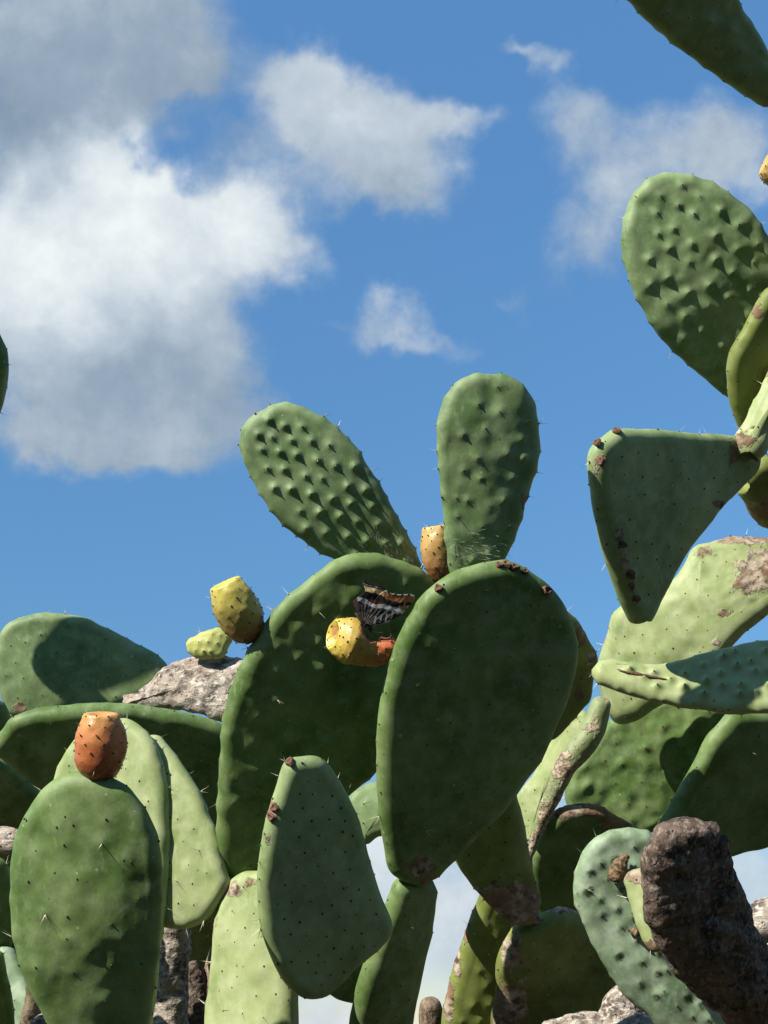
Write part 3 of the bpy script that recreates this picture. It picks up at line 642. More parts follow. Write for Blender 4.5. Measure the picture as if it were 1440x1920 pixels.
# half-eaten fruit, hollowed along its upper side
def eaten_fruit():
    C = np.array([(742, 1213, 15), (733, 1214, 19), (722, 1218, 23), (708, 1224, 25), (694, 1222, 31), (680, 1213, 39), (664, 1204, 45), (648, 1198, 43), (634, 1194, 36), (627, 1191, 30), (623, 1189, 25), (628, 1191, 20), (634, 1193, 14), (637, 1194, 4)], float)
    d0 = 1.668; tt = np.linspace(0, len(C) - 1, 60); C = np.stack([np.interp(tt, np.arange(len(C)), C[:, i]) for i in range(3)], 1)
    P = np.array([pt(x, y, d0) for x, y, _ in C]); rad = C[:, 2] * d0 / FPX; seg = 48; V, al, cut = [], [], []
    tipax = unit(np.array([-.86, .26, .44])); axes = []
    for i in range(60):
        w_ = np.clip((i - 22) / 22, 0, 1); w_ = w_ * w_ * (3 - 2 * w_); j_ = min(i, 36); axes.append(unit(unit(P[j_ + 3] - P[max(j_ - 3, 0)]) * (1 - w_) + tipax * w_))
    axes = np.array(axes)
    for i in range(60):
        ax = axes[i]; a = unit(np.array([0, 0, 1.0]) - ax[2] * ax); bb = np.cross(ax, a)
        if bb[1] < 0: bb = -bb
        for q in range(seg):
            w = 2 * math.pi * q / seg; V.append(P[i] + rad[i] * (math.cos(w) * a * 0.95 + math.sin(w) * bb)); al.append(i / 59 * 1.25); cut.append(0)
    V = np.array(V); Nn = unit(V - np.repeat(P, seg, 0)); cut = np.zeros(len(V)); al = np.clip(np.array(al), 0, 1); q = project(V)
    # bitten hollow: points above the line of the bite are pushed down on to it
    bx = (q[:, 0] - 700) / 17; lim = 1204 - 30 * np.clip(np.abs(bx) - .45, 0, 1.5) ** 1.3 + 4 * fbm(V * 300, 5, 2)
    hit = (q[:, 1] < lim) & (np.abs(bx) < 1.5) & (q[:, 0] > 680)
    V[hit, 1] -= ((lim - q[:, 1])[hit]) * d0 / FPX; cut[hit] = 1
    d = np.hypot(q[:, 0] - 683, q[:, 1] - 1178); cut = np.maximum(cut, 1.1 * np.exp(-(d / 11) ** 2)); cut[49 * seg:] = np.maximum(cut[49 * seg:], .5)
    V = V + Nn * (0.0011 * fbm(V * 60, 11, 3) + cut * 0.0014 * fbm(V * 330, 12, 3))[:, None]
    AP, AN = [], []
    for i in range(3, 50, 5):
        for k in range(9):
            w = 2 * math.pi * (k + .5 * ((i // 5) % 2)) / 9 + rng.normal(0, .1); j = i * seg + int(w / 2 / math.pi * seg) % seg
            if cut[j] < .3: AP.append(V[j]); AN.append(Nn[j])
    for a_ in AP: dd = np.linalg.norm(V - a_, axis=1); V = V + Nn * (0.0012 * np.exp(-(dd / .0028) ** 2))[:, None]
    F = []
    for k in range(59): F += [(k * seg + s, (k + 1) * seg + s, (k + 1) * seg + (s + 1) % seg, k * seg + (s + 1) % seg) for s in range(seg)]
    F.append(tuple(range(seg))); F.append(tuple(59 * seg + s for s in range(seg))[::-1])
    o = mesh_obj('fruit', to_world(V), F, MATS['fruit_eaten'], MID, attrs={'along': al, 'cut': cut}); o['label'] = 'half-eaten yellow fruit with a bitten hollow'
    Vv, Ff = blob_batch(to_world(np.array(AP) + np.array(AN) * .0011), to_world(np.array(AN)) - CAM, .0013, .9, 7); ao = mesh_obj('areoles', Vv, Ff, MATS['fruit_areole'], o); ao['kind'] = 'stuff'
    SP, SD, SL = [], [], []
    for _ in range(30):
        i = rng.integers(len(AP)); SP.append(AP[i]); SD.append(unit(AN[i] + rng.normal(0, .3, 3))); SL.append(rng.uniform(.003, .006))
    Vv, Ff = needle_batch(to_world(np.array(SP)), to_world(np.array(SD)) - CAM, SL, .00025); so_ = mesh_obj('spines', Vv, Ff, MATS['spine'], o, smooth=False); so_['kind'] = 'stuff'
eaten_fruit()

# ================================================================== the butterfly on the eaten fruit
m, t, b = pmat('wing_scales')
ca = t.node('ShaderNodeAttribute', attribute_name='pattern').outputs['Color']
t.put(b.inputs['Base Color'], ca); b.inputs['Roughness'].default_value = 0.75; b.inputs['Specular IOR Level'].default_value = 0.15
BF = thing('butterfly', wpt(688, 1178, 1.655), 'brown and white striped butterfly with orange wing margin feeding on the half-eaten fruit', 'butterfly')
def zpx(x, y): return np.array([600 + x / 7.2, 1060 + y / 7.2])
def band(c, f, col): f = np.clip(f, 0, 1)[:, None]; return c * (1 - f) + np.array(col) * f
def wing_pattern(q):
    """underside pattern as a function of the place on the wing (zoomed photo pixels)"""
    x, y = q[:, 0], q[:, 1]
    top = np.interp(x, [560, 640, 740, 830, 900, 1000, 1100, 1200, 1290], [215, 255, 275, 300, 355, 385, 398, 398, 415])
    d = y - top                                              # distance in from the outer margin
    nz = fbm(np.stack([x / 60, y / 60, 0 * x], 1), 21, 3)
    c = np.tile(np.array([0.022, 0.017, 0.016]), (len(x), 1))
    c = band(c, (np.abs(d - 235 - 25 * nz) < 26 + 12 * nz) * 1.0 * ((x > 700) & (d < 300)), (0.12, 0.035, 0.022))          # maroon blotches
    # thin pale stripes on the basal part, fanning out from the wing root
    ang = np.arctan2(y - 820, x - 560); rr = np.hypot(x - 560, y - 820)
    st = np.sin(ang * 34 + rr / 55 + 1.2 * nz)
    wl = np.interp(x, [440, 530, 640, 730, 850, 950, 1060, 1130], [455, 455, 500, 545, 555, 580, 600, 640]); wd = y - wl   # below the white band
    left = np.clip((640 - x) / 120, 0, 1)
    c = band(c, (wd > 30) * (st > 0.62) * 0.75 * (1 - .3 * left), (0.30, 0.27, 0.25))
    c = band(c, left * (wd > 0) * 0.55, (0.13, 0.09, 0.07)); c = band(c, left * (wd > 0) * (np.sin(ang * 44 + rr / 90) > .2) * .7, (0.025, 0.018, 0.016))
    # white band
    c = band(c, ((np.abs(wd) < 30 + 10 * nz) & (x > 500) & (x < 1150)) * 0.9, (0.43, 0.43, 0.43))
    # costal streaks
    cost = np.interp(x, [620, 720, 900, 1100, 1240], [800, 810, 770, 650, 500]); cdst = cost - y
    c = band(c, ((cdst > 16) & (cdst < 120) & (np.sin(x / 11.5 + y / 60) > .55) & (x > 720) & (x < 1150)) * .85, (0.40, 0.40, 0.40))
    # outer margin: black lunules, cream to orange band, dark inner line
    sc_ = np.abs(np.sin((x - 560) / 92 * math.pi))
    cream = np.clip((900 - x) / 120, 0, 1)[:, None]; oc = np.array([0.80, 0.60, 0.30]) * cream + np.array([0.34, 0.14, 0.055]) * (1 - cream)
    ob = ((d > 32 - 14 * (x > 880)) & (d < 92 + 16 * sc_)) * 1.0
    c = c * (1 - ob[:, None]) + oc * ob[:, None]
    c = band(c, ob * (np.abs(np.sin((x - 560) / 62 * math.pi / 1.0)) < .16) * .8, (0.16, 0.07, 0.035))
    c = band(c, ((d > 20) & (d < 34) & (x < 900)) * .9, (0.02, 0.018, 0.02)); c = band(c, ((d > 8) & (d < 18) & (x < 900) & (sc_ > .25)) * .8, (0.52, 0.54, 0.56))
    c = band(c, ((d < 14) & (x >= 880) & (sc_ > .55)) * .7, (0.5, 0.45, 0.38))
    c = band(c, ((np.abs(d - 178) < 26) & (x > 1080)) * .85, (0.33, 0.15, 0.06))        # inner orange bar near the tip
    return c
def wing(name, poly, depth, nrm, parent, thick=0.00035, label=None):
    """thin scaled wing with its own thickness and a slight camber"""
    px, per = catmull([zpx(*p) for p in poly], 150); cpx = px.mean(0); nrm = unit(nrm); A = pt(cpx[0], cpx[1], depth); NRg = 56
    Q = np.concatenate([cpx + (k / NRg) * (px - cpx) for k in range(1, NRg + 1)] + [cpx[None]])
    ray = np.stack([(Q[:, 0] - CX) / FPX, -(Q[:, 1] - CY) / FPX, -np.ones(len(Q))], 1); P = ray * ((A @ nrm) / (ray @ nrm))[:, None]
    uvq = (P - A); P = P + nrm * (-2.2 * (uvq[:, 0] ** 2) + .0004 * fbm(P * 160, 3, 2))[:, None]
    n = len(Q); V = np.concatenate([P + nrm * thick, P - nrm * thick]); zq = (Q - np.array([600, 1060])) * 7.2; col = wing_pattern(zq); col = np.concatenate([col, col])
    F = []; NA = 150; c = n - 1
    for s in (0, n):
        fs = [(c + s, i + s, (i + 1) % NA + s) for i in range(NA)]
        for k in range(NRg - 1): fs += [(k * NA + i + s, (k + 1) * NA + i + s, (k + 1) * NA + (i + 1) % NA + s, k * NA + (i + 1) % NA + s) for i in range(NA)]
        F += fs if s == 0 else [f[::-1] for f in fs]
    e = (NRg - 1) * NA; F += [(e + i, e + i + n, e + (i + 1) % NA + n, e + (i + 1) % NA) for i in range(NA)]
    return mesh_obj(name, to_world(V), F, MATS['wing_scales'], parent, attrs={'pattern': col})
FOREW = [(600, 770), (720, 812), (820, 795), (920, 765), (1020, 710), (1110, 650), (1190, 570), (1245, 500), (1285, 430), (1240, 405), (1190, 395), (1150, 402), (1110, 395), (1060, 402), (1010, 390), (960, 385), (925, 365), (880, 345), (820, 380), (740, 480), (650, 640)]
HINDW = [(600, 770), (530, 705), (490, 620), (455, 530), (462, 480), (520, 430), (590, 380), (612, 340), (598, 290), (578, 225), (592, 205), (625, 245), (690, 262), (745, 275), (790, 282), (835, 300), (875, 325), (895, 380), (885, 480), (850, 580), (780, 690), (690, 780), (640, 795)]
WN = (.13, -.12, .98)
wing('forewing', FOREW, 1.6535, WN, BF); wing('hindwing', HINDW, 1.6520, WN, BF)
WN2 = (.20, -.16, .97); wing('forewing', [(x + 10, y - 6) for x, y in FOREW], 1.6620, WN2, BF); wing('hindwing', [(x + 12, y - 8) for x, y in HINDW], 1.6640, WN2, BF)
def body_path(pts, d, name, mat='insect_body', seg=12, ref=BF):
    P = np.array([pt(*zpx(x, y), d + dd) for x, y, r, dd in pts]); rad = np.array([r / 7.2 * d / FPX for _, _, r, _ in pts]); k = len(P); tt = np.linspace(0, k - 1, 36)
    P = np.stack([np.interp(tt, range(k), P[:, i]) for i in range(3)], 1); rad = np.interp(tt, range(k), rad); T = unit(np.gradient(P, axis=0)); V, F = [], []
    for c, tg, r_ in zip(P, T, rad):
        a = unit(np.cross(tg, [.1, .2, 1])); bb = np.cross(tg, a)
        for q in range(seg): w = 2 * math.pi * q / seg; V.append(c + r_ * (math.cos(w) * a + math.sin(w) * bb))
    for i in range(35): F += [(i * seg + q, i * seg + (q + 1) % seg, (i + 1) * seg + (q + 1) % seg, (i + 1) * seg + q) for q in range(seg)]
    F.append(tuple(range(seg))[::-1]); F.append(tuple(35 * seg + q for q in range(seg)))
    return mesh_obj(name, to_world(np.array(V)), F, MATS[mat], ref)
body_path([(470, 640, 6, 0), (500, 670, 22, 0), (545, 715, 36, 0), (590, 755, 40, 0), (625, 790, 46, 0), (660, 825, 42, 0), (675, 848, 22, 0), (688, 865, 30, 0), (698, 885, 22, 0), (704, 900, 5, 0)], 1.6580, 'body')
body_path([(690, 880, 5, 0), (705, 915, 4, 0), (700, 960, 3, 0)], 1.6570, 'proboscis')
for s in (0, .004): body_path([(700, 880, 4, s), (740, 900, 3, s), (800, 915, 3, s), (840, 905, 6, s)], 1.6550, 'antenna')
for (x, y, x2, y2) in ((600, 790, 520, 745), (640, 820, 600, 800), (665, 840, 640, 870)): body_path([(x, y, 7, 0), ((x + x2) / 2 - 8, (y + y2) / 2 - 22, 5, -.004), (x2, y2, 4, -.002)], 1.6560, 'leg')

# ================================================================== the near left cactus
base_l = wpt(160, 2150, 1.60); LEFT = thing('prickly_pear_cactus', (base_l[0], base_l[1], -0.02),
    'prickly pear whose upright oval pad carries a ripe orange fruit on its tip', 'cactus', 'prickly pear cacti')
padA = pad(LEFT, [(180, 1454), (130, 1457), (85, 1480), (43, 1536), (22, 1590), (12, 1680), (16, 1730), (28, 1785), (52, 1847), (97, 1920), (130, 1990), (165, 2060), (200, 2085), (235, 2060), (258, 2000), (280, 1915), (293, 1820), (301, 1720), (302, 1640), (290, 1558), (263, 1503), (230, 1470)],
    1.58, (.04, -.07, 1), r=0.0135, base=(200, 2085), mat='pad_green', jit=.42, tub=(.0014, .010), spacing=60, und=.0020, bend=(2.0, .7, -1.2), spine=.05, rim_spine=.3, ar=.0014)
padB = pad(LEFT, [(233, 1347), (200, 1350), (150, 1378), (123, 1413), (101, 1460), (85, 1560), (95, 1700), (130, 1850), (180, 2000), (230, 2060), (270, 1990), (290, 1890), (300, 1800), (311, 1700), (319, 1613), (320, 1547), (314, 1473), (300, 1410), (280, 1376), (256, 1354)],
    1.797, (-.36, .22, .91), r=0.013, base=(200, 2060), mat='pad_pale', spacing=44, tub=(.0010, .006), spine=.04, rim_spine=.45, ar=.0012)
fruit(LEFT, (188, 1467), (190, 1338), 1.582, 97, 'fruit_orange', label='ripe orange fruit on the pad tip', hair=40, seedv=2, rows=8, belly=.55)
trunk_down(LEFT, 195, 2080, 1.60, .04, (base_l[0], base_l[1])); trunk_down(LEFT, 225, 2055, 1.81, .04, (base_l[0] + .03, base_l[1] + .1))

# ================================================================== the far left cactus
base_r = wpt(120, 2050, 2.12); REAR = thing('prickly_pear_cactus', (base_r[0], base_r[1], -0.02),
    'shaded prickly pear with a grey dead woody pad bearing a tiny new shoot', 'cactus', 'prickly pear cacti')
padM = pad(REAR, [(-30, 1400), (0, 1374), (20, 1346), (67, 1329), (133, 1321), (217, 1317), (283, 1324), (343, 1334), (390, 1347), (430, 1368), (460, 1420), (455, 1500), (420, 1570), (350, 1605), (250, 1590), (150, 1535), (73, 1480), (47, 1458), (0, 1420)],
    1.98, (.10, -.40, .91), r=0.0145, base=(-30, 1400), mat='pad_green', spacing=44, und=.0014, spine=.02, rim_spine=.05)
padN = pad(REAR, [(-6, 1200), (13, 1169), (37, 1157), (67, 1149), (107, 1149), (157, 1157), (187, 1171), (220, 1185), (260, 1209), (293, 1230), (314, 1250), (305, 1285), (240, 1320), (140, 1350), (60, 1350), (23, 1342), (8, 1317), (-6, 1260)],
    2.22, (-.02, .12, .99), r=0.0145, base=(24, 1345), mat='pad_blue', spacing=40, und=.0018, rim_spine=.35, cork=[(36, 1325, 16, 12, .8)])
deadL = pad(REAR, [(222, 1318), (247, 1300), (283, 1269), (320, 1242), (360, 1226), (385, 1220), (417, 1224), (463, 1230), (500, 1250), (505, 1310), (470, 1345), (421, 1350), (398, 1345), (365, 1334), (290, 1328)],
    2.08, (-.30, .42, .86), r=0.013, base=(500, 1300), mat='bark_grey', name='dead_pad', label='grey woody dead pad with peeling skin', dots=False, rough=.0030, bend=(1, 4, 0), und=.003, tub=(0, .005), step=3.5)
young = pad(REAR, [(349, 1207), (360, 1194), (380, 1184), (409, 1176), (424, 1180), (434, 1192), (431, 1210), (420, 1232), (392, 1236), (360, 1230)],
    2.075, (-.15, .15, .97), r=0.0085, base=(392, 1232), mat='pad_young', name='young_pad', label='tiny yellow-green new shoot', spacing=17, tub=(.0022, .0045), und=.003, step=2.5, spine=.02, rim_spine=.1, bend=(6, 0, 0))
pad(REAR, [(-60, 1440), (0, 1418), (47, 1458), (90, 1495), (110, 1530), (60, 1545), (0, 1540), (-60, 1520)], 2.06, (.1, -.4, .9), r=0.013, base=(-80, 1480), mat='pad_green', spacing=36)
pad(REAR, [(-40, 1300), (5, 1318), (20, 1345), (12, 1372), (-20, 1385), (-60, 1350)], 2.08, (.2, -.3, .9), r=0.010, base=(-60, 1360), mat='pad_green', spacing=30)
padO = pad(REAR, [(14, 690), (9, 735), (0, 768), (-40, 822), (-120, 870), (-230, 882), (-330, 850), (-375, 770), (-398, 660), (-380, 590), (-300, 540), (-180, 530), (-80, 552), (-20, 595), (8, 645)],
    2.086, (.1, -.1, .99), r=0.014, base=(-230, 880), mat='pad_green', spacing=42, label='dark pad at the end of a tall branch')
pad(REAR, [(-220, 868), (-180, 930), (-170, 1040), (-190, 1180), (-240, 1240), (-300, 1190), (-310, 1060), (-290, 930), (-260, 875)], 2.09, (.1, -.1, .99), r=0.016, base=(-240, 1240), mat='pad_green', spacing=42)
tube(REAR, [(-240, 1220, 2.11, .035), (-200, 1420, 2.12, .045), (-120, 1700, 2.13, .05), (-60, 2050, 2.14, .055)], 'bark_brown', rough=.006)
tube(REAR, [(-190, 1610, 2.12, .03), (-90, 1585, 2.02, .022), (-20, 1576, 1.95, .020), (10, 1578, 1.93, .021), (40, 1580, 1.92, .017), (120, 1600, 1.95, .02)], 'bark_grey', rough=.004, label='pale woody stub beside the oval pad')
pad(REAR, [(-40, 1620), (6, 1612), (22, 1660), (26, 1760), (0, 1790), (-40, 1770)], 1.90, (.3, -.2, .9), r=0.012, base=(-20, 1790), mat='pad_green', spacing=32, rim_spine=.7, spine=.3)
pad(REAR, [(-40, 1800), (0, 1776), (26, 1783), (56, 1846), (70, 1900), (60, 1980), (0, 2000), (-50, 1920)], 1.88, (-.35, .25, .9), r=0.011, base=(20, 2000), mat='pad_glaucous', spacing=30)
pad(REAR, [(-50, 1800), (-4, 1784), (12, 1820), (28, 1910), (25, 2000), (-20, 2020), (-60, 1900)], 1.78, (.35, -.2, .9), r=0.011, base=(0, 2020), mat='pad_green', spacing=30)
tube(REAR, [(60, 1845, 1.84, .008), (62, 1880, 1.84, .011), (56, 1930, 1.84, .012), (70, 2000, 1.84, .013)], 'bark_brown', rough=.003)
tube(REAR, [(330, 1700, 2.0, .022), (327, 1780, 2.0, .023), (322, 1860, 2.0, .026), (315, 1950, 2.0, .03), (280, 2060, 2.05, .035)], 'bark_grey', rough=.005, label='grey fissured trunk between the pads')
tube(REAR, [(362, 1815, 2.06, .012), (372, 1850, 2.06, .018), (372, 1920, 2.06, .024), (340, 2050, 2.08, .03)], 'bark_dark', rough=.006)
pad(REAR, [(330, 1705), (380, 1690), (430, 1690), (450, 1760), (420, 1810), (360, 1815), (330, 1780)], 2.14, (.3, -.3, .9), r=0.011, base=(350, 1810), mat='pad_green', spacing=30)
pad(REAR, [(340, 1800), (365, 1797), (400, 1808), (430, 1840), (420, 1880), (380, 1880), (345, 1850)], 2.2, (-.3, .25, .9), r=0.010, base=(400, 1880), mat='pad_pale', spacing=30)
pad(REAR, [(60, 1920), (78, 1900), (98, 1912), (110, 1960), (90, 2000), (60, 1980)], 1.80, (-.2, .2, .95), r=0.009, base=(85, 2000), mat='bark_grey', name='dead_pad', dots=False, rough=.002, tub=(0, .005))
pad(REAR, [(-110, 1530), (-20, 1500), (60, 1540), (90, 1640), (80, 1780), (40, 1880), (-40, 1900), (-110, 1820), (-140, 1660)], 2.16, (.25, -.3, .9), r=0.015, base=(-20, 1900), mat='pad_green', spacing=44)
bw = 'bark_brown'; bxy = (base_r[0], base_r[1])
for path in ([(-200, 1420, 2.12, .03), (-110, 1400, 2.05, .02), (-25, 1398, 1.985, .013)], [(24, 1340, 2.22, .012), (-40, 1450, 2.21, .02), (-100, 1620, 2.17, .03)],
             [(-200, 1400, 2.12, .02), (-120, 1370, 2.10, .014), (-55, 1355, 2.08, .010)], [(-160, 1500, 2.13, .02), (-100, 1485, 2.08, .012), (-70, 1480, 2.06, .010)],
             [(495, 1305, 2.08, .014), (480, 1500, 2.08, .024), (440, 1760, 2.08, .028), (330, 2050, 2.06, .032)],
             [(-20, 1780, 1.90, .010), (-40, 1880, 1.98, .014), (-60, 2040, 2.10, .02)], [(385, 1815, 2.15, .010), (360, 1900, 2.12, .014), (320, 2030, 2.06, .02)], [(400, 1878, 2.2, .010), (370, 1960, 2.14, .014), (310, 2060, 2.06, .02)]):
    tube(REAR, path, bw, rough=.003)
for (x, y, d) in ((20, 1985, 1.88), (0, 2005, 1.78), (85, 1985, 1.80), (68, 1990, 1.84)): trunk_down(REAR, x, y, d, .014, (bxy[0] - .02, bxy[1] - .12))
trunk_down(REAR, -60, 2040, 2.14, .055, (base_r[0] - .1, base_r[1])); trunk_down(REAR, 290, 2050, 2.05, .04, (base_r[0] + .1, base_r[1]))

# ================================================================== the right-hand cactus
base_e = wpt(1500, 2100, 2.0); EAST = thing('prickly_pear_cactus', (base_e[0], base_e[1], -0.02),
    'tall branching prickly pear with a dark triangular pad hanging over a pale scarred pad', 'cactus', 'prickly pear cacti')
padMM = pad(EAST, [(1100, -60), (1171, -2), (1196, 20), (1230, 50), (1265, 80), (1294, 101), (1325, 126), (1363, 152), (1409, 183), (1440, 202), (1490, 220), (1510, 195), (1490, 150), (1441, 96), (1427, 73), (1417, 55), (1398, 31), (1388, 8), (1370, -40), (1310, -100), (1220, -130), (1130, -110)],
    1.76, (.22, -.42, .88), r=0.011, base=(1500, 205), mat='pad_sage', tub=(.0028, .010), spacing=44, und=.003, spine=.03, rim_spine=.35)
padLL = pad(EAST, [(1255, 321), (1235, 326), (1207, 344), (1187, 371), (1177, 399), (1171, 430), (1169, 470), (1174, 505), (1186, 540), (1202, 575), (1222, 607), (1245, 637), (1275, 670), (1315, 702), (1362, 738), (1400, 755), (1440, 730), (1455, 640), (1458, 540), (1446, 455), (1432, 429), (1415, 405), (1385, 374), (1352, 351), (1315, 331), (1290, 323)],
    2.02, (.08, -.09, .99), r=0.0135, base=(1410, 750), mat='pad_blue', tub=(.0040, .0068), spacing=43, jit=.14, und=.0032, step=4.8, spine=.04, rim_spine=.2, bend=(.3, 1.2, -.5))
padII = pad(EAST, [(1440, 540), (1424, 560), (1402, 596), (1385, 627), (1369, 656), (1362, 687), (1363, 722), (1371, 759), (1385, 800), (1410, 830), (1450, 830), (1500, 770), (1530, 680), (1520, 590), (1480, 540)],
    1.93, (.38, -.30, .87), r=0.0135, base=(1415, 830), mat='pad_olive', spacing=38, und=.0015, cork=[(1420, 585, 14, 18, .8)], spine=.03, rim_spine=.05)
padJJ = pad(EAST, [(1460, 660), (1441, 690), (1420, 738), (1396, 789), (1378, 816), (1376, 850), (1400, 872), (1432, 850), (1455, 800), (1490, 740), (1530, 680), (1500, 640)],
    1.88, (-.12, .12, .98), r=0.016, base=(1395, 850), mat='pad_pale', spacing=34, und=.002, bend=(6, 2, 0), cork=[(1395, 825, 26, 20, .8), (1440, 700, 12, 40, .55)])
padGG = pad(EAST, [(1149, 806), (1169, 805), (1252, 808), (1321, 813), (1376, 816), (1412, 832), (1426, 860), (1417, 890), (1389, 918), (1362, 942), (1327, 986), (1293, 1031), (1269, 1072), (1248, 1113), (1228, 1151), (1210, 1176), (1192, 1176), (1169, 1141), (1149, 1086), (1128, 1024), (1114, 962), (1106, 907), (1103, 866), (1110, 840), (1128, 822)],
    1.912, (.62, -.14, .77), r=0.0150, anchor=(1400, 850), base=(1410, 855), mat='pad_sage', tub=(.0004, .005), spacing=40, und=.0016, spine=.05, rim_spine=.4, bulge=.1,
    cork=[(1125, 862, 14, 14, .8), (1118, 900, 14, 30, .6), (1160, 1000, 12, 18, .75), (1170, 1050, 12, 22, .8), (1185, 1100, 10, 20, .75), (1345, 945, 16, 10, .7), (1375, 850, 14, 40, .65), (1395, 835, 30, 16, .8)], ar=.0013)
for (x, y, rp, N) in ((1157, 806, 8, (-.1, .9, .4)), (1119, 829, 8, (-.75, .5, .4)), (1126, 864, 9, (-.75, .2, .6)), (1165, 1020, 9, (-.6, -.1, .8)), (1181, 1078, 9, (-.6, -.1, .8)), (1191, 1123, 8, (-.6, -.1, .8))): scar(padGG, x, y, rp, N)
padKK = pad(EAST, [(1378, 900), (1386, 918), (1396, 942), (1410, 969), (1424, 983), (1445, 993), (1500, 1000), (1560, 960), (1560, 900), (1500, 850), (1420, 860)], 2.04, (.15, -.45, .88), r=0.016, base=(1560, 920), mat='pad_olive', cork=[(1430, 960, 60, 50, .62)], spacing=34)
padFF = pad(EAST, [(1307, 1016), (1353, 1004), (1393, 996), (1440, 992), (1500, 1000), (1530, 1050), (1490, 1110), (1440, 1148), (1410, 1173), (1380, 1201), (1330, 1260), (1270, 1300), (1220, 1324), (1193, 1341), (1160, 1349), (1140, 1338), (1122, 1295), (1117, 1245), (1126, 1207), (1137, 1173), (1153, 1140), (1200, 1110), (1250, 1095), (1280, 1058), (1292, 1030)],
    2.04, (-.22, .26, .94), r=0.019, base=(1520, 1030), mat='pad_pale', spacing=36, und=.0024, bend=(1.8, 2.2, 1.6), tub=(.0006, .006), ar=.0012, spine=.02,
    cork=[(1390, 1008, 100, 18, .85), (1412, 1080, 48, 42, .9), (1360, 1150, 24, 10, .7), (1320, 1030, 30, 24, .6), (1130, 1190, 9, 40, .6), (1425, 1050, 30, 40, .8), (1342, 1205, 10, 10, .8)], label='pale scarred pad with peeling corky skin')
padHH = pad(EAST, [(1113, 1260), (1119, 1245), (1150, 1239), (1193, 1246), (1260, 1242), (1313, 1227), (1360, 1216), (1403, 1206), (1440, 1202), (1500, 1205), (1560, 1240), (1560, 1300), (1500, 1332), (1440, 1338), (1377, 1338), (1320, 1332), (1277, 1327), (1227, 1317), (1177, 1300), (1140, 1289), (1119, 1278)],
    1.858, (-.08, .62, .78), r=0.0112, anchor=(1125, 1262), base=(1115, 1260), mat='pad_pale', tub=(.0078, .0056), spacing=31, und=.0022, step=4.4, spine=.02, rim_spine=.1, label='long pad growing sideways with pointed bumps')
def slit(p, pts, w, name='slit_scar'):
    V, F = [], []; k = len(pts); P = [on_pad(p, x, y, .0012) for x, y in pts]
    for i, c in enumerate(P):
        tg = unit(P[min(i + 1, k - 1)] - P[max(i - 1, 0)]); sd = unit(np.cross(tg, p['n'])); ww = w * math.sin(math.pi * (i + .35) / (k - .3)) + .0002
        V += [c - sd * ww - p['n'] * .001, c + p['n'] * .0008, c + sd * ww - p['n'] * .001]
    for i in range(k - 1): F += [(3 * i, 3 * i + 1, 3 * i + 4, 3 * i + 3), (3 * i + 1, 3 * i + 2, 3 * i + 5, 3 * i + 4)]
    return mesh_obj(name, to_world(np.array(V)), F, MATS['scar'], p['o'])
slit(padHH, [(1157, 1254), (1175, 1259), (1195, 1262), (1215, 1266), (1235, 1270), (1250, 1273)], .0016)
padEE = pad(EAST, [(1030, 1150), (1060, 1145), (1088, 1168), (1104, 1200), (1121, 1230), (1119, 1250), (1113, 1275), (1107, 1307), (1087, 1334), (1060, 1367), (1038, 1388), (1000, 1380), (975, 1300), (990, 1200)], 1.890, (.32, -.2, .92), r=0.015, base=(1040, 1385), mat='pad_olive', spacing=34,
    cork=[(1092, 1185, 18, 34, .85), (1110, 1232, 14, 20, .7), (1085, 1300, 12, 14, .8)], edge_cork=.45)
padDD = pad(EAST, [(1090, 1330), (1110, 1345), (1100, 1395), (1066, 1440), (1040, 1490), (1015, 1550), (996, 1590), (983, 1575), (975, 1545), (966, 1500), (1000, 1450), (1037, 1386), (1065, 1345)],
    2.010, (-.50, .20, .84), r=0.010, base=(994, 1600), mat='pad_pale', spacing=32, und=.002, tub=(.0005, .005))
tubeDD = tube(EAST, [(1128, 1322, 1.985, .0145), (1112, 1365, 1.98, .0172), (1090, 1402, 1.975, .0162), (1062, 1436, 1.975, .0157), (1042, 1480, 1.975, .0142), (1024, 1520, 1.98, .0122), (1010, 1552, 1.985, .0097), (997, 1590, 1.99, .0076), (986, 1630, 1.99, .010), (990, 1720, 2.02, .018)], 'stem_cork', name='stem', rough=.0022, label='narrow green stem with corky scars')
padNN = pad(EAST, [(1068, 1447), (1097, 1408), (1150, 1348), (1220, 1312), (1320, 1300), (1380, 1345), (1365, 1420), (1310, 1490), (1245, 1543), (1206, 1561), (1150, 1550), (1085, 1535), (1064, 1500)],
    2.16, (-.06, .02, 1), r=0.013, base=(1070, 1500), mat='pad_green', tub=(.0030, .0095), spacing=42, jit=.3, und=.0050, spine=.02, rim_spine=.1, step=5)
padOO = pad(EAST, [(1367, 1335), (1343, 1362), (1320, 1386), (1299, 1431), (1279, 1467), (1257, 1509), (1234, 1546), (1222, 1572), (1240, 1605), (1300, 1618), (1372, 1607), (1400, 1598), (1440, 1587), (1510, 1540), (1550, 1460), (1530, 1380), (1450, 1335), (1400, 1330)],
    2.00, (.32, -.22, .92), r=0.015, base=(1250, 1610), mat='pad_green', spacing=44, und=.0014, spine=.03, rim_spine=.05)
padCC = pad(EAST, [(1028, 1536), (1045, 1518), (1067, 1511), (1090, 1507), (1118, 1509), (1143, 1521), (1168, 1538), (1191, 1552), (1215, 1600), (1200, 1690), (1140, 1750), (1050, 1750), (1000, 1690), (994, 1602), (1010, 1570)],
    2.06, (.2, -.35, .91), r=0.013, base=(1060, 1750), mat='pad_green', spacing=40, spine=.02, rim_spine=.0, cork=[(1060, 1516, 50, 20, 1.2), (1110, 1512, 60, 20, 1.2), (1165, 1540, 45, 22, 1.15)])
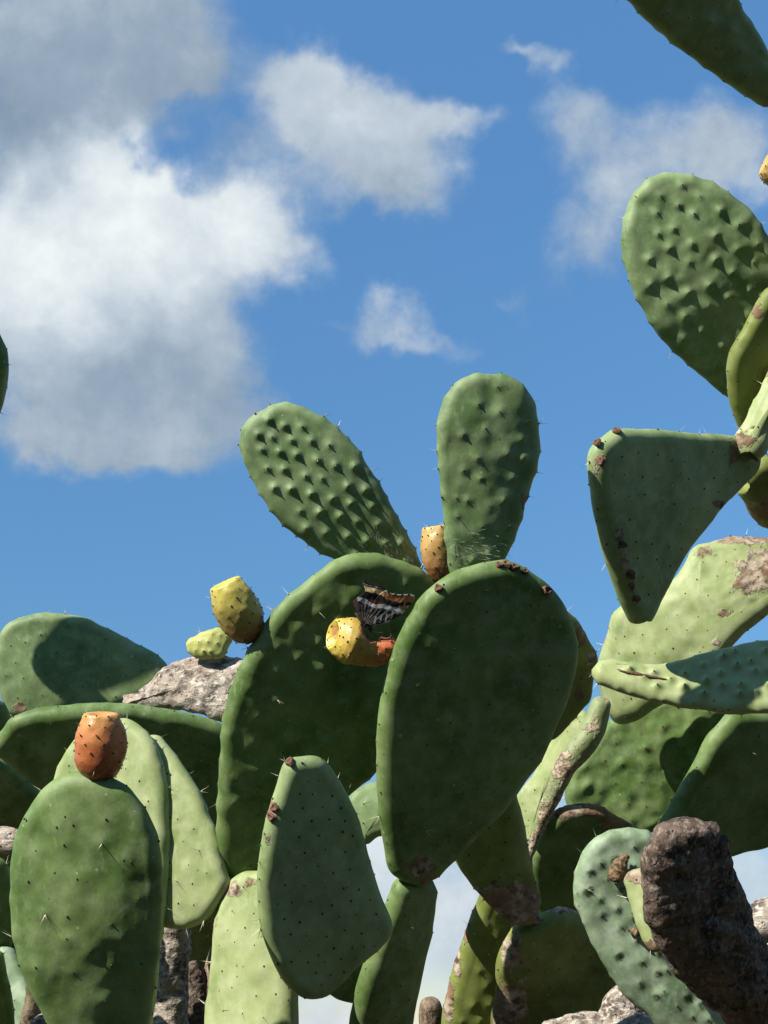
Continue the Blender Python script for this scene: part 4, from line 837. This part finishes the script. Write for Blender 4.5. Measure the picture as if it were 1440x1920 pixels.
padY = pad(EAST, [(900, 1490), (950, 1455), (972, 1500), (984, 1549), (994, 1605), (1008, 1661), (1016, 1692), (1024, 1712), (1000, 1735), (960, 1734), (941, 1717), (921, 1698), (898, 1673), (876, 1647), (856, 1620), (850, 1570)],
    1.88, (.05, -.12, .99), r=0.016, anchor=(985, 1715), base=(985, 1735), mat='pad_olive', spacing=34, bend=(4, 0, 0), cork=[(950, 1695, 75, 48, 1.05), (1000, 1700, 24, 44, .9)], tub=(.0005, .005), ar=.0013)
padZ = pad(EAST, [(962, 1736), (990, 1722), (1022, 1712), (1048, 1700), (1070, 1706), (1092, 1716), (1130, 1760), (1160, 1850), (1150, 1960), (1090, 2060), (990, 2070), (930, 2000), (920, 1914), (927, 1872), (929, 1830), (932, 1796), (943, 1770)],
    1.90, (.26, -.30, .92), r=0.018, anchor=(1000, 1730), base=(1000, 2060), mat='pad_olive', spacing=38, spine=.02, rim_spine=0, cork=[(960, 1790, 26, 60, .75), (955, 1890, 40, 70, .9), (1055, 1706, 40, 9, 1.0), (1000, 1725, 30, 14, .8)])
padAA = pad(EAST, [(905, 1670), (935, 1665), (970, 1720), (985, 1830), (975, 1930), (950, 2040), (890, 2070), (845, 2020), (831, 1925), (837, 1878), (847, 1830), (861, 1782), (875, 1737), (889, 1703)],
    2.00, (.27, -.10, .96), r=0.016, base=(890, 2060), mat='pad_olive', spacing=34, tub=(.002, .007), bend=(3, 0, 0), cork=[(874, 1740, 9, 40, .9), (857, 1800, 9, 50, .9), (842, 1880, 10, 60, .9)], spine=.02)
tube(EAST, [(806, 1886, 2.05, .016), (808, 1920, 2.05, .018), (815, 2050, 2.06, .022)], 'bark_brown', rough=.002, label='small rounded corky stump')
fruit(EAST, (1490, 330), (1434, 305), 1.95, 70, 'fruit_amber', label='amber fruit on the overhanging branch', hair=20, seedv=9, crater=.3, rows=12)
pad(EAST, [(1490, 200), (1540, 260), (1560, 380), (1550, 520), (1510, 640), (1470, 650), (1455, 560), (1462, 430), (1465, 300)], 1.97, (.1, -.1, 1), r=0.018, base=(1490, 650), mat='pad_olive', spacing=40)
tube(EAST, [(1500, 620, 1.97, .03), (1530, 760, 1.98, .04), (1560, 950, 2.0, .045), (1560, 1200, 2.02, .05), (1550, 1500, 2.04, .05), (1530, 1800, 2.05, .055), (1500, 2100, 2.05, .06)], 'bark_brown', rough=.006)
trunk_down(EAST, 1500, 2090, 2.05, .06, (base_e[0], base_e[1])); trunk_down(EAST, 1000, 2050, 1.95, .05, (base_e[0] - .28, base_e[1] - .05)); trunk_down(EAST, 890, 2050, 2.0, .04, (base_e[0] - .32, base_e[1]))
tube(EAST, [(1487, 208, 1.765, .012), (1520, 228, 1.86, .018), (1515, 262, 1.965, .020)], 'bark_brown', rough=.003);
tube(EAST, [(1090, 1545, 2.155, .010), (1092, 1620, 2.13, .016), (1072, 1760, 2.09, .022)], 'bark_brown', rough=.003); trunk_down(EAST, 815, 2045, 2.06, .024, (base_e[0] - .36, base_e[1] + .05))
tube(EAST, [(1245, 1600, 2.02, .02), (1230, 1760, 2.05, .025), (1150, 1950, 2.05, .03), (1040, 2090, 1.98, .035)], 'bark_brown', rough=.004)
tube(EAST, [(1070, 1740, 2.08, .02), (1060, 1850, 2.08, .025), (1020, 2060, 2.0, .03)], 'bark_brown', rough=.004)

# ================================================================== the old trunk on the right
base_t = wpt(1480, 2100, 1.62); OLD = thing('prickly_pear_cactus', (base_t[0], base_t[1], -0.02),
    'old prickly pear with a thick leaning bark-covered trunk and one blue-green bumpy pad', 'cactus', 'prickly pear cacti')
pad(OLD, [(1285, 1532), (1265, 1537), (1237, 1549), (1219, 1571), (1206, 1599), (1202, 1633), (1205, 1689), (1212, 1723), (1226, 1760), (1245, 1797), (1271, 1834), (1302, 1865), (1333, 1893), (1363, 1918), (1400, 1990), (1420, 2080), (1470, 2130), (1530, 2090), (1530, 1960), (1490, 1840), (1436, 1768), (1412, 1738), (1406, 1700), (1394, 1673), (1381, 1647), (1375, 1613), (1364, 1583), (1360, 1555), (1347, 1543), (1321, 1536)],
    1.56, (.38, -.22, .90), r=0.019, base=(1470, 2120), mat='bark_dark', name='trunk', label='thick leaning trunk with rough dark bark', dots=False, tub=(0, .005), rough=.0032, und=.0018, bulge=.5, step=4.2)
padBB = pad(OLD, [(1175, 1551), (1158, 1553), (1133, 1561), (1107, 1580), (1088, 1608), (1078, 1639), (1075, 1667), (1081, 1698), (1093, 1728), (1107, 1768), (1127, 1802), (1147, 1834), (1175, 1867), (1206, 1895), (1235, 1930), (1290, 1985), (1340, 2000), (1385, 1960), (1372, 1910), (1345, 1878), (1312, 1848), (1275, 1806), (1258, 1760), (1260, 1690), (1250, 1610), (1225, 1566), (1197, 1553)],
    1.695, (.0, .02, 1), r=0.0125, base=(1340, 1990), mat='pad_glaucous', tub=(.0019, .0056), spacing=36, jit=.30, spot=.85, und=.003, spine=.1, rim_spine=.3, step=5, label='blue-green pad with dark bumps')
pad(OLD, [(1172, 1648), (1178, 1638), (1192, 1631), (1215, 1632), (1240, 1680), (1250, 1750), (1240, 1780), (1224, 1782), (1210, 1768), (1195, 1737), (1183, 1695), (1175, 1664)], 1.645, (-.30, .2, .92), r=0.009, base=(1240, 1780), mat='pad_pale', spacing=30, bend=(12, 0, 0),
    cork=[(1195, 1645, 30, 16, .95), (1222, 1775, 20, 16, .8)], label='small pale pad tucked behind the trunk')
def husk(plant, pts, d, name, label):
    o = tube(plant, [(x, y, d, r) for x, y, r in pts], 'dry_husk', name=name, rough=.0030, seg=22, steps=30, freq=120); o['label'] = label
husk(OLD, [(1175, 1607, .0045), (1165, 1618, .0075), (1158, 1632, .0085), (1150, 1644, .0075)], 1.675, 'withered_fruit', 'shrivelled brown withered fruit on the blue-green pad')
husk(OLD, [(1182, 1746, .003), (1190, 1748, .0048), (1198, 1747, .004)], 1.678, 'withered_fruit', 'small dry scrap of withered fruit')
tube(OLD, [(1425, 1735, 1.74, .026), (1450, 1728, 1.74, .032), (1500, 1740, 1.73, .035), (1500, 1850, 1.72, .04), (1470, 2050, 1.68, .05)], 'bark_grey', rough=.004, label='pale grey stub behind the leaning trunk')
tube(OLD, [(1172, 1850, 1.88, .014), (1168, 1885, 1.87, .026), (1180, 1940, 1.86, .045), (1260, 2030, 1.78, .05), (1420, 2080, 1.64, .055)], 'bark_grey', rough=.005, label='weathered grey wood below the blue-green pad')
tube(OLD, [(1030, 1935, 1.86, .015), (1080, 1928, 1.86, .018), (1130, 1935, 1.86, .022), (1200, 1980, 1.84, .035)], 'bark_grey', rough=.004)
trunk_down(OLD, 1470, 2090, 1.58, .06, (base_t[0], base_t[1]), 'bark_dark')

for o in bpy.data.objects:
    for k in ('_w', '_frame'):
        if k in o: del o[k]
